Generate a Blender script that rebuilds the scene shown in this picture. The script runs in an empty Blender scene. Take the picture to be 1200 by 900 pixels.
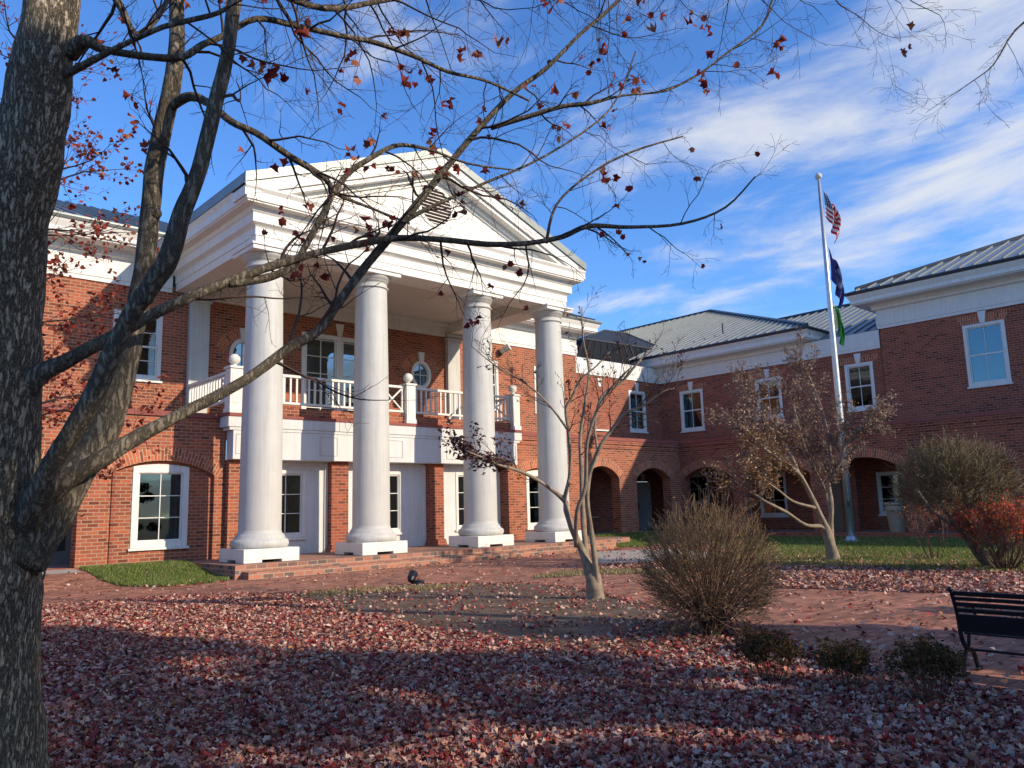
import bpy, bmesh, math, random
import numpy as np
from mathutils import Vector, Matrix
from mathutils.geometry import tessellate_polygon
random.seed(7); rng = np.random.default_rng(7)
scene = bpy.context.scene
COL = scene.collection
# ------------------------------------------------------------ camera, sky, sun
YAW, PITCH, ROLL, H = 0.73896216, 0.15446822, -0.02713057, 1.5
fw = Vector((math.sin(YAW)*math.cos(PITCH), math.cos(YAW)*math.cos(PITCH), math.sin(PITCH)))
r0 = Vector((math.cos(YAW), -math.sin(YAW), 0)); u0 = r0.cross(fw)
rt = r0*math.cos(ROLL)+u0*math.sin(ROLL); up = -r0*math.sin(ROLL)+u0*math.cos(ROLL)
cd = bpy.data.cameras.new('camera'); cam = bpy.data.objects.new('camera', cd); COL.objects.link(cam)
cam.matrix_world = Matrix(((rt.x, up.x, -fw.x, 0), (rt.y, up.y, -fw.y, 0), (rt.z, up.z, -fw.z, H), (0, 0, 0, 1)))
cd.sensor_width = 36; cd.lens = 930.824/1200*36; cd.clip_end = 3000; cd.clip_start = 0.05
scene.camera = cam
SUN_EL = math.radians(25.0)
sd = Vector((0.4, -1.0, 0)).normalized()*math.cos(SUN_EL); sd.z = math.sin(SUN_EL)
sl = bpy.data.lights.new('sun', 'SUN'); sl.energy = 4.6; sl.angle = math.radians(0.6); sl.color = (1.0, 0.85, 0.65)
so = bpy.data.objects.new('sun', sl); COL.objects.link(so); so.location = (20, -40, 30)
so.rotation_euler = sd.to_track_quat('Z', 'Y').to_euler()
W = bpy.data.worlds.new('World'); scene.world = W; W.use_nodes = True
nt = W.node_tree; N = nt.nodes; L = nt.links; N.clear()
out = N.new('ShaderNodeOutputWorld'); bg = N.new('ShaderNodeBackground'); bg.inputs[1].default_value = 0.135
sky = N.new('ShaderNodeTexSky'); sky.sky_type = 'NISHITA'; sky.sun_disc = False
sky.sun_elevation = SUN_EL; sky.sun_rotation = math.atan2(sd.x, sd.y)
sky.air_density = 1.0; sky.dust_density = 0.35; sky.ozone_density = 2.2; sky.altitude = 100
hs = N.new('ShaderNodeHueSaturation'); hs.inputs['Saturation'].default_value = 1.1; hs.inputs['Value'].default_value = 1.0
L.new(sky.outputs[0], hs.inputs['Color'])
tn = N.new('ShaderNodeMix'); tn.data_type = 'RGBA'; tn.blend_type = 'MULTIPLY'; tn.inputs['Factor'].default_value = 1.0; L.new(hs.outputs[0], tn.inputs['A']); tn.inputs['B'].default_value = (0.86, 1.22, 1.72, 1); tn.clamp_result = False
# thin wispy clouds as a function of the sky direction projected on a high flat layer
tc = N.new('ShaderNodeTexCoord'); sx = N.new('ShaderNodeSeparateXYZ'); L.new(tc.outputs['Generated'], sx.inputs[0])
def M(op, a, b=None, c=None):
    n = N.new('ShaderNodeMath'); n.operation = op
    for i, v in enumerate((a, b, c)):
        if v is None: continue
        if isinstance(v, (int, float)): n.inputs[i].default_value = v
        else: L.new(v, n.inputs[i])
    return n.outputs[0]
zz = M('ADD', M('MAXIMUM', sx.outputs[2], 0.0), 0.16)
cx = M('DIVIDE', sx.outputs[0], zz); cy = M('DIVIDE', sx.outputs[1], zz)
cb = N.new('ShaderNodeCombineXYZ'); L.new(cx, cb.inputs[0]); L.new(cy, cb.inputs[1])
mp = N.new('ShaderNodeMapping'); L.new(cb.outputs[0], mp.inputs[0])
mp.inputs['Rotation'].default_value = (0, 0, math.radians(72)); mp.inputs['Scale'].default_value = (1.0, 0.55, 1.0); mp.inputs['Location'].default_value = (3.1, 1.7, 0)
n1 = N.new('ShaderNodeTexNoise'); n1.inputs['Scale'].default_value = 2.6; n1.inputs['Detail'].default_value = 9; n1.inputs['Roughness'].default_value = 0.6; n1.inputs['Distortion'].default_value = 0.35
L.new(mp.outputs[0], n1.inputs['Vector'])
n2 = N.new('ShaderNodeTexNoise'); n2.inputs['Scale'].default_value = 0.9; n2.inputs['Detail'].default_value = 2
L.new(mp.outputs[0], n2.inputs['Vector'])
# more cloud towards the right-hand (+x) side of the sky, nearly none to the left
side = M('MULTIPLY', M('SUBTRACT', sx.outputs[0], M('MULTIPLY', sx.outputs[1], 0.62)), 0.19)
dens = M('ADD', M('ADD', M('MULTIPLY', n1.outputs[0], 0.8), M('MULTIPLY', n2.outputs[0], 0.35)), side)
cr = N.new('ShaderNodeMapRange'); cr.interpolation_type = 'SMOOTHSTEP'
L.new(dens, cr.inputs[0]); cr.inputs[1].default_value = 0.615; cr.inputs[2].default_value = 0.82; cr.inputs[3].default_value = 0.0; cr.inputs[4].default_value = 0.85
mx = N.new('ShaderNodeMix'); mx.data_type = 'RGBA'
L.new(cr.outputs[0], mx.inputs['Factor']); L.new(tn.outputs['Result'], mx.inputs['A']); mx.inputs['B'].default_value = (5.6, 5.7, 5.9, 1)
L.new(mx.outputs['Result'], bg.inputs[0]); L.new(bg.outputs[0], out.inputs[0])
vs = scene.view_settings; vs.view_transform = 'Standard'; vs.look = 'None'; vs.gamma = 1; vs.use_curve_mapping = False; vs.exposure = 0.14
scene.render.engine = 'CYCLES'

# ------------------------------------------------------------ materials
def newmat(name):
    m = bpy.data.materials.new(name); m.use_nodes = True; nt = m.node_tree
    return m, nt, nt.nodes, nt.links, nt.nodes['Principled BSDF']
def rampn(nt, stops):
    r = nt.nodes.new('ShaderNodeValToRGB'); e = r.color_ramp.elements
    while len(e) > 1: e.remove(e[-1])
    e[0].position, e[0].color = stops[0][0], (*stops[0][1], 1)
    for p, c in stops[1:]:
        k = e.new(p); k.color = (*c, 1)
    return r
def noise(nt, vec, scale, detail=4, rough=0.5):
    n = nt.nodes.new('ShaderNodeTexNoise'); n.inputs['Scale'].default_value = scale
    n.inputs['Detail'].default_value = detail; n.inputs['Roughness'].default_value = rough
    if vec is not None: nt.links.new(vec, n.inputs['Vector'])
    return n
def mixc(nt, fac, a, b, mode='MIX'):
    m = nt.nodes.new('ShaderNodeMix'); m.data_type = 'RGBA'; m.blend_type = mode
    for k, v in (('Factor', fac), ('A', a), ('B', b)):
        if isinstance(v, (int, float)): m.inputs[k].default_value = v
        elif isinstance(v, tuple): m.inputs[k].default_value = (*v, 1)
        else: nt.links.new(v, m.inputs[k])
    return m.outputs['Result']
def bump(nt, h, strength, dist=0.01):
    b = nt.nodes.new('ShaderNodeBump'); b.inputs['Strength'].default_value = strength; b.inputs['Distance'].default_value = dist
    nt.links.new(h, b.inputs['Height']); return b.outputs[0]
def simple(name, c1, c2=None, scale=6, rough=0.6, metal=0.0, bmp=0.0, bscale=60, streak=0.0):
    m, nt, n, l, b = newmat(name)
    tc = n.new('ShaderNodeTexCoord')
    if c2 is None: c2 = tuple(x*0.85 for x in c1)
    ns = noise(nt, tc.outputs['Object'], scale, 6, 0.6)
    r = rampn(nt, [(0.32, c2), (0.68, c1)]); l.new(ns.outputs[0], r.inputs[0]); l.new(r.outputs[0], b.inputs['Base Color'])
    b.inputs['Roughness'].default_value = rough; b.inputs['Metallic'].default_value = metal
    if streak:
        mq = n.new('ShaderNodeMapping'); mq.inputs['Scale'].default_value = (7, 7, 0.35); l.new(tc.outputs['Object'], mq.inputs[0]); sn = noise(nt, mq.outputs[0], 1.6, 8, 0.7)
        sr = rampn(nt, [(0.28, (1-streak, 1-streak*1.05, 1-streak*1.15)), (0.5, (0.97, 0.97, 0.965)), (0.62, (1, 1, 1))]); l.new(sn.outputs[0], sr.inputs[0]); l.new(mixc(nt, 1.0, r.outputs[0], sr.outputs[0], 'MULTIPLY'), b.inputs['Base Color'])
    if rough > 0.75: b.inputs['Specular IOR Level'].default_value = 0.2
    if bmp:
        nb = noise(nt, tc.outputs['Object'], bscale, 4); l.new(bump(nt, nb.outputs[0], bmp), b.inputs['Normal'])
    return m
def brick(name, c1, c2, mortar, bw=0.262, rh=0.0925, ms=0.0125, dark=0.62, wet=False):
    m, nt, n, l, b = newmat(name)
    uv = n.new('ShaderNodeUVMap')
    t = n.new('ShaderNodeTexBrick'); t.inputs['Scale'].default_value = 1; t.inputs['Brick Width'].default_value = bw
    t.inputs['Row Height'].default_value = rh; t.inputs['Mortar Size'].default_value = ms; t.inputs['Mortar Smooth'].default_value = 0.15
    t.inputs['Color1'].default_value = (0, 0, 0, 1); t.inputs['Color2'].default_value = (1, 1, 1, 1); t.inputs['Mortar'].default_value = (0.5, 0.5, 0.5, 1)
    t.inputs['Bias'].default_value = 0.0
    l.new(uv.outputs[0], t.inputs['Vector'])
    cr = rampn(nt, [(0.0, tuple(x*dark for x in c2)), (0.09, tuple(x*dark*1.3 for x in c2)), (0.14, c2), (0.55, c1), (0.85, tuple(min(1, x*1.22) for x in c1)), (1.0, tuple(min(1, x*y) for x, y in zip(c1, (1.3, 1.15, 1.0))))])
    l.new(t.outputs['Color'], cr.inputs[0])
    ns = noise(nt, uv.outputs[0], 0.7, 5, 0.6); ns2 = noise(nt, uv.outputs[0], 35, 3)
    va = rampn(nt, [(0.3, (0.78, 0.78, 0.8)), (0.7, (1.12, 1.1, 1.08))]); l.new(ns.outputs[0], va.inputs[0])
    c = mixc(nt, 1.0, cr.outputs[0], va.outputs[0], 'MULTIPLY')
    vb = rampn(nt, [(0.2, (0.8, 0.8, 0.8)), (0.8, (1.15, 1.15, 1.15))]); l.new(ns2.outputs[0], vb.inputs[0])
    c = mixc(nt, 1.0, c, vb.outputs[0], 'MULTIPLY')
    c = mixc(nt, t.outputs['Fac'], c, mortar); l.new(c, b.inputs['Base Color'])
    b.inputs['Roughness'].default_value = 0.9; b.inputs['Specular IOR Level'].default_value = 0.2
    inv = n.new('ShaderNodeMath'); inv.operation = 'SUBTRACT'; inv.inputs[0].default_value = 1; l.new(t.outputs['Fac'], inv.inputs[1])
    ad = n.new('ShaderNodeMath'); ad.operation = 'MULTIPLY_ADD'; l.new(ns2.outputs[0], ad.inputs[0]); ad.inputs[1].default_value = 0.4; l.new(inv.outputs[0], ad.inputs[2])
    l.new(bump(nt, ad.outputs[0], 0.5, 0.006), b.inputs['Normal'])
    return m
MAT = {}
MAT['brick'] = brick('red brick', (0.35, 0.10, 0.052), (0.265, 0.08, 0.046), (0.37, 0.235, 0.16))
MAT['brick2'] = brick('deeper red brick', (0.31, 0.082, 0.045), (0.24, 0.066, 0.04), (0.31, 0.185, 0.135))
MAT['sill_brick'] = brick('rowlock brick', (0.41, 0.12, 0.06), (0.32, 0.10, 0.055), (0.47, 0.31, 0.21), bw=0.30, rh=0.09)
MAT['terrace'] = brick('terrace brick', (0.36, 0.16, 0.105), (0.17, 0.12, 0.105), (0.38, 0.28, 0.21), bw=0.27, rh=0.108, dark=0.8)
MAT['paver'] = brick('brick paving', (0.38, 0.175, 0.115), (0.27, 0.125, 0.085), (0.21, 0.11, 0.075), bw=0.24, rh=0.12, ms=0.007, dark=0.75)
MAT['band'] = simple('painted red masonry band', (0.30, 0.10, 0.085), (0.25, 0.08, 0.07), 3, 0.8)
MAT['white'] = simple('white painted trim', (0.78, 0.76, 0.71), (0.72, 0.70, 0.655), 2.2, 0.55, bmp=0.05, bscale=12, streak=0.16)
MAT['column'] = simple('off-white column paint', (0.565, 0.56, 0.525), (0.50, 0.495, 0.465), 1.6, 0.6, bmp=0.1, bscale=18, streak=0.2)
MAT['stucco'] = simple('white stucco', (0.70, 0.70, 0.69), (0.63, 0.63, 0.62), 1.2, 0.8, bmp=0.15, bscale=90, streak=0.14)
MAT['soffit'] = simple('cream porch ceiling', (0.72, 0.67, 0.60), (0.66, 0.61, 0.54), 1.0, 0.7)
MAT['gutter'] = simple('grey metal edge', (0.24, 0.26, 0.25), (0.18, 0.20, 0.195), 1.5, 0.45, 0.4)
MAT['dkgutter'] = simple('dark gutter', (0.035, 0.045, 0.065), (0.025, 0.03, 0.045), 1.5, 0.4, 0.3)
MAT['roof'] = simple('standing seam metal', (0.30, 0.33, 0.345), (0.25, 0.28, 0.295), 0.35, 0.42, 0.5)
MAT['dkroof'] = simple('metal roof darkened as shade', (0.008, 0.011, 0.016), (0.005, 0.007, 0.011), 1.3, 0.8, 0.0)  # near-black base colour stands in for shade on this roof
MAT['dkslope'] = simple('blue-black roof slope', (0.020, 0.028, 0.04), (0.014, 0.02, 0.03), 1.3, 0.6, 0.0)
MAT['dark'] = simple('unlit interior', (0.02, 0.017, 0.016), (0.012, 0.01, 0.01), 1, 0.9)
MAT['curtain'] = simple('pale blue curtain', (0.16, 0.24, 0.28), (0.07, 0.12, 0.15), 4, 0.9)
MAT['blind'] = simple('grey blind', (0.36, 0.35, 0.30), (0.24, 0.24, 0.21), 3, 0.8)
MAT['door'] = simple('pale blue-grey door paint', (0.74, 0.78, 0.84), (0.70, 0.74, 0.8), 1.5, 0.3)
MAT['greydoor'] = simple('grey painted door', (0.22, 0.21, 0.20), (0.18, 0.17, 0.16), 1.5, 0.5)
MAT['black'] = simple('black cast iron', (0.012, 0.013, 0.02), (0.008, 0.009, 0.013), 9, 0.45, 0.2, 0.1)
MAT['concrete'] = simple('concrete', (0.42, 0.38, 0.34), (0.33, 0.30, 0.26), 4, 0.9, bmp=0.2)
MAT['louver'] = simple('dark louvre gap', (0.05, 0.025, 0.02), (0.035, 0.018, 0.015), 4, 0.8)
MAT['bin'] = simple('exposed aggregate bin', (0.42, 0.39, 0.30), (0.31, 0.29, 0.22), 30, 0.85, bmp=0.3)
MAT['alu'] = simple('brushed aluminium', (0.62, 0.63, 0.63), (0.5, 0.51, 0.52), 7, 0.38, 0.75)
MAT['grime'] = simple('pole weathered streak', (0.5, 0.5, 0.48), (0.35, 0.35, 0.34), 7, 0.5, 0.5)

def glass(name, refl, tint):
    m, nt, n, l, b = newmat(name); n.remove(b)
    g = n.new('ShaderNodeBsdfGlossy'); g.inputs['Roughness'].default_value = 0.015; g.inputs['Color'].default_value = (*tint, 1)
    tr = n.new('ShaderNodeBsdfTransparent'); tr.inputs[0].default_value = (0.62, 0.66, 0.66, 1)
    lw = n.new('ShaderNodeLayerWeight'); lw.inputs[0].default_value = 0.35
    ma = n.new('ShaderNodeMath'); ma.operation = 'MULTIPLY_ADD'; l.new(lw.outputs['Fresnel'], ma.inputs[0]); ma.inputs[1].default_value = 0.8; ma.inputs[2].default_value = refl; ma.use_clamp = True
    mx = n.new('ShaderNodeMixShader'); l.new(ma.outputs[0], mx.inputs[0]); l.new(tr.outputs[0], mx.inputs[1]); l.new(g.outputs[0], mx.inputs[2])
    # old panes are never quite flat
    tc = n.new('ShaderNodeTexCoord'); nb = noise(nt, tc.outputs['Object'], 1.3, 1); l.new(bump(nt, nb.outputs[0], 0.02, 0.02), g.inputs['Normal'])
    l.new(mx.outputs[0], n['Material Output'].inputs[0]); return m
MAT['glass'] = glass('window glass', 0.04, (0.75, 0.85, 0.9))
MAT['glass_hi'] = glass('coated window glass', 0.2, (0.42, 0.58, 0.66))

def bark(name, c1, c2, vs_, depth, lich=0.0, furrow=1.0):
    m, nt, n, l, b = newmat(name)
    tc = n.new('ShaderNodeTexCoord'); mp = n.new('ShaderNodeMapping'); mp.inputs['Scale'].default_value = (vs_, vs_, vs_*0.26)
    l.new(tc.outputs['Object'], mp.inputs[0])
    nz = noise(nt, mp.outputs[0], 1.0, 9, 0.72); nd = noise(nt, tc.outputs['Object'], 2.6, 6, 0.6); nf = noise(nt, tc.outputs['Object'], 70, 4, 0.7)
    nw = noise(nt, mp.outputs[0], 0.55, 3); nw.inputs['Distortion'].default_value = 1.2
    # furrows: ridged noise, broken up so they never close into cells
    rd = n.new('ShaderNodeMath'); rd.operation = 'SUBTRACT'; l.new(nz.outputs[0], rd.inputs[0]); rd.inputs[1].default_value = 0.5
    ab = n.new('ShaderNodeMath'); ab.operation = 'ABSOLUTE'; l.new(rd.outputs[0], ab.inputs[0])
    r = rampn(nt, [(0.0, tuple(x*(1-0.72*furrow) for x in c2)), (0.016, tuple(x*(1-0.4*furrow) for x in c2)), (0.045, c1), (0.14, tuple(x*1.18 for x in c1))]); l.new(ab.outputs[0], r.inputs[0])
    r2 = rampn(nt, [(0.3, (0.8, 0.78, 0.76)), (0.48, (0.96, 0.96, 0.96)), (0.7, (1.2, 1.18, 1.13))]); l.new(nd.outputs[0], r2.inputs[0])
    c = mixc(nt, 1.0, r.outputs[0], r2.outputs[0], 'MULTIPLY')
    r4 = rampn(nt, [(0.3, (0.75, 0.75, 0.75)), (0.7, (1.2, 1.2, 1.2))]); l.new(nf.outputs[0], r4.inputs[0]); c = mixc(nt, 1.0, c, r4.outputs[0], 'MULTIPLY')
    if lich:
        n3 = noise(nt, tc.outputs['Object'], 7, 7, 0.75); r3 = rampn(nt, [(0.55, (0, 0, 0)), (0.63, (lich, lich, lich))]); l.new(n3.outputs[0], r3.inputs[0])
        c = mixc(nt, r3.outputs[0], c, (0.27, 0.26, 0.20))
    l.new(c, b.inputs['Base Color']); b.inputs['Roughness'].default_value = 0.92; b.inputs['Specular IOR Level'].default_value = 0.2
    mr = n.new('ShaderNodeMapRange'); l.new(ab.outputs[0], mr.inputs[0]); mr.inputs[2].default_value = 0.07
    m1 = n.new('ShaderNodeMath'); m1.operation = 'MULTIPLY_ADD'; l.new(nf.outputs[0], m1.inputs[0]); m1.inputs[1].default_value = 0.3; l.new(mr.outputs[0], m1.inputs[2])
    mm = n.new('ShaderNodeMath'); mm.operation = 'MULTIPLY_ADD'; l.new(nd.outputs[0], mm.inputs[0]); mm.inputs[1].default_value = 1.2; l.new(m1.outputs[0], mm.inputs[2])
    l.new(bump(nt, mm.outputs[0], 0.9, depth), b.inputs['Normal'])
    return m
MAT['bark'] = bark('rough grey-brown maple bark', (0.42, 0.355, 0.262), (0.33, 0.275, 0.20), 34, 0.04, 0.10)
MAT['limb'] = bark('smooth grey limb bark', (0.215, 0.182, 0.138), (0.165, 0.138, 0.103), 24, 0.010, 0.15, 0.5)
MAT['twig'] = simple('dark reddish twig', (0.085, 0.055, 0.045), (0.045, 0.03, 0.027), 5, 0.8)
MAT['palebark'] = simple('pale peeling bark', (0.33, 0.27, 0.20), (0.20, 0.155, 0.115), 9, 0.85, bmp=0.4, bscale=40)
MAT['paletwig'] = simple('pale tan twig', (0.26, 0.18, 0.135), (0.15, 0.10, 0.075), 4, 0.85)
MAT['bushstem'] = simple('dark bush stem', (0.13, 0.08, 0.055), (0.07, 0.042, 0.032), 4, 0.85)
MAT['bushtwig'] = simple('tan brown twig', (0.29, 0.19, 0.105), (0.16, 0.10, 0.06), 3, 0.85)
MAT['olivetwig'] = simple('olive grey twig', (0.23, 0.18, 0.10), (0.13, 0.10, 0.06), 3, 0.85)

def leafmat(name, stops, trans=0.3, rough=0.6):
    m, nt, n, l, b = newmat(name)
    uv = n.new('ShaderNodeUVMap'); sp = n.new('ShaderNodeSeparateXYZ'); l.new(uv.outputs[0], sp.inputs[0])
    r = rampn(nt, stops); l.new(sp.outputs[0], r.inputs[0])
    hv = n.new('ShaderNodeHueSaturation'); l.new(r.outputs[0], hv.inputs['Color'])
    mr = n.new('ShaderNodeMapRange'); l.new(sp.outputs[1], mr.inputs[0]); mr.inputs[3].default_value = 0.65; mr.inputs[4].default_value = 1.3; l.new(mr.outputs[0], hv.inputs['Value'])
    l.new(hv.outputs[0], b.inputs['Base Color']); b.inputs['Roughness'].default_value = 0.8; b.inputs['Specular IOR Level'].default_value = 0.2
    if trans:
        t = n.new('ShaderNodeBsdfTranslucent'); l.new(hv.outputs[0], t.inputs[0]); mx = n.new('ShaderNodeMixShader'); mx.inputs[0].default_value = trans
        l.new(b.outputs[0], mx.inputs[1]); l.new(t.outputs[0], mx.inputs[2]); l.new(mx.outputs[0], n['Material Output'].inputs[0])
    return m
MAT['fallen'] = leafmat('fallen maple leaves', [(0.0, (0.16, 0.025, 0.025)), (0.14, (0.38, 0.05, 0.045)), (0.26, (0.24, 0.075, 0.06)), (0.40, (0.46, 0.19, 0.14)), (0.54, (0.40, 0.19, 0.14)), (0.68, (0.56, 0.33, 0.24)), (0.80, (0.58, 0.39, 0.31)), (0.89, (0.60, 0.45, 0.36)), (0.95, (0.48, 0.24, 0.10)), (1.0, (0.26, 0.12, 0.07))], 0.12, 0.55)
MAT['redleaf'] = leafmat('hanging red leaves', [(0.0, (0.20, 0.02, 0.02)), (0.5, (0.30, 0.05, 0.035)), (0.8, (0.36, 0.10, 0.06)), (1.0, (0.45, 0.2, 0.10))], 0.4)
MAT['rustleaf'] = leafmat('rust brown leaves', [(0.0, (0.17, 0.08, 0.035)), (0.5, (0.28, 0.14, 0.06)), (0.8, (0.26, 0.18, 0.07)), (1.0, (0.42, 0.26, 0.14))], 0.35)
MAT['scarlet'] = leafmat('scarlet and orange leaves', [(0.0, (0.55, 0.04, 0.04)), (0.4, (0.68, 0.10, 0.05)), (0.7, (0.68, 0.24, 0.08)), (1.0, (0.5, 0.3, 0.12))], 0.4)
MAT['maroonleaf'] = leafmat('dry maroon leaves', [(0.0, (0.07, 0.03, 0.03)), (0.6, (0.15, 0.06, 0.05)), (1.0, (0.26, 0.13, 0.10))], 0.25)
MAT['budleaf'] = leafmat('dry tan seed heads', [(0.0, (0.20, 0.13, 0.09)), (0.6, (0.34, 0.24, 0.18)), (1.0, (0.44, 0.33, 0.25))], 0.25)
MAT['shrubleaf'] = leafmat('dull green and russet shrub leaves', [(0.0, (0.025, 0.035, 0.012)), (0.45, (0.065, 0.06, 0.02)), (0.7, (0.15, 0.075, 0.03)), (1.0, (0.20, 0.07, 0.035))], 0.3)
MAT['oliveleaf'] = leafmat('small olive leaves', [(0.0, (0.15, 0.12, 0.055)), (0.6, (0.24, 0.19, 0.09)), (0.9, (0.32, 0.24, 0.12)), (1.0, (0.38, 0.13, 0.07))], 0.3)
MAT['green'] = leafmat('evergreen foliage', [(0.0, (0.025, 0.045, 0.015)), (0.6, (0.05, 0.075, 0.025)), (1.0, (0.08, 0.10, 0.04))], 0.2)
MAT['grassblade'] = leafmat('grass blades', [(0.0, (0.08, 0.14, 0.03)), (0.6, (0.17, 0.24, 0.055)), (1.0, (0.40, 0.37, 0.15))], 0.3)
MAT['dryblade'] = leafmat('dry straw grass', [(0.0, (0.24, 0.19, 0.09)), (1.0, (0.42, 0.35, 0.18))], 0.3)

def groundmat(name, stops, scale=3, fine=40, b_=0.6):
    m, nt, n, l, b = newmat(name); tc = n.new('ShaderNodeTexCoord')
    a = noise(nt, tc.outputs['Object'], scale, 8, 0.65); f = noise(nt, tc.outputs['Object'], fine, 5, 0.7)
    s = n.new('ShaderNodeMath'); s.operation = 'MULTIPLY_ADD'; l.new(f.outputs[0], s.inputs[0]); s.inputs[1].default_value = 0.6; 
    s2 = n.new('ShaderNodeMath'); s2.operation = 'MULTIPLY'; l.new(a.outputs[0], s2.inputs[0]); s2.inputs[1].default_value = 0.4; l.new(s2.outputs[0], s.inputs[2])
    r = rampn(nt, stops); l.new(s.outputs[0], r.inputs[0]); l.new(r.outputs[0], b.inputs['Base Color']); b.inputs['Roughness'].default_value = 0.95
    l.new(bump(nt, f.outputs[0], b_, 0.03), b.inputs['Normal']); return m
MAT['soil'] = groundmat('dark mulch', [(0.35, (0.06, 0.036, 0.022)), (0.5, (0.13, 0.083, 0.053)), (0.65, (0.24, 0.165, 0.11))], 2, 30)
MAT['leafsoil'] = groundmat('leaf litter base', [(0.35, (0.045, 0.02, 0.018)), (0.5, (0.11, 0.05, 0.045)), (0.65, (0.2, 0.11, 0.1))], 2, 22)
MAT['turf'] = groundmat('turf', [(0.35, (0.035, 0.06, 0.012)), (0.5, (0.07, 0.11, 0.022)), (0.65, (0.14, 0.16, 0.05))], 1.2, 35)
MAT['land'] = groundmat('open ground', [(0.35, (0.06, 0.07, 0.025)), (0.6, (0.12, 0.12, 0.05))], 0.2, 3)
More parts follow.
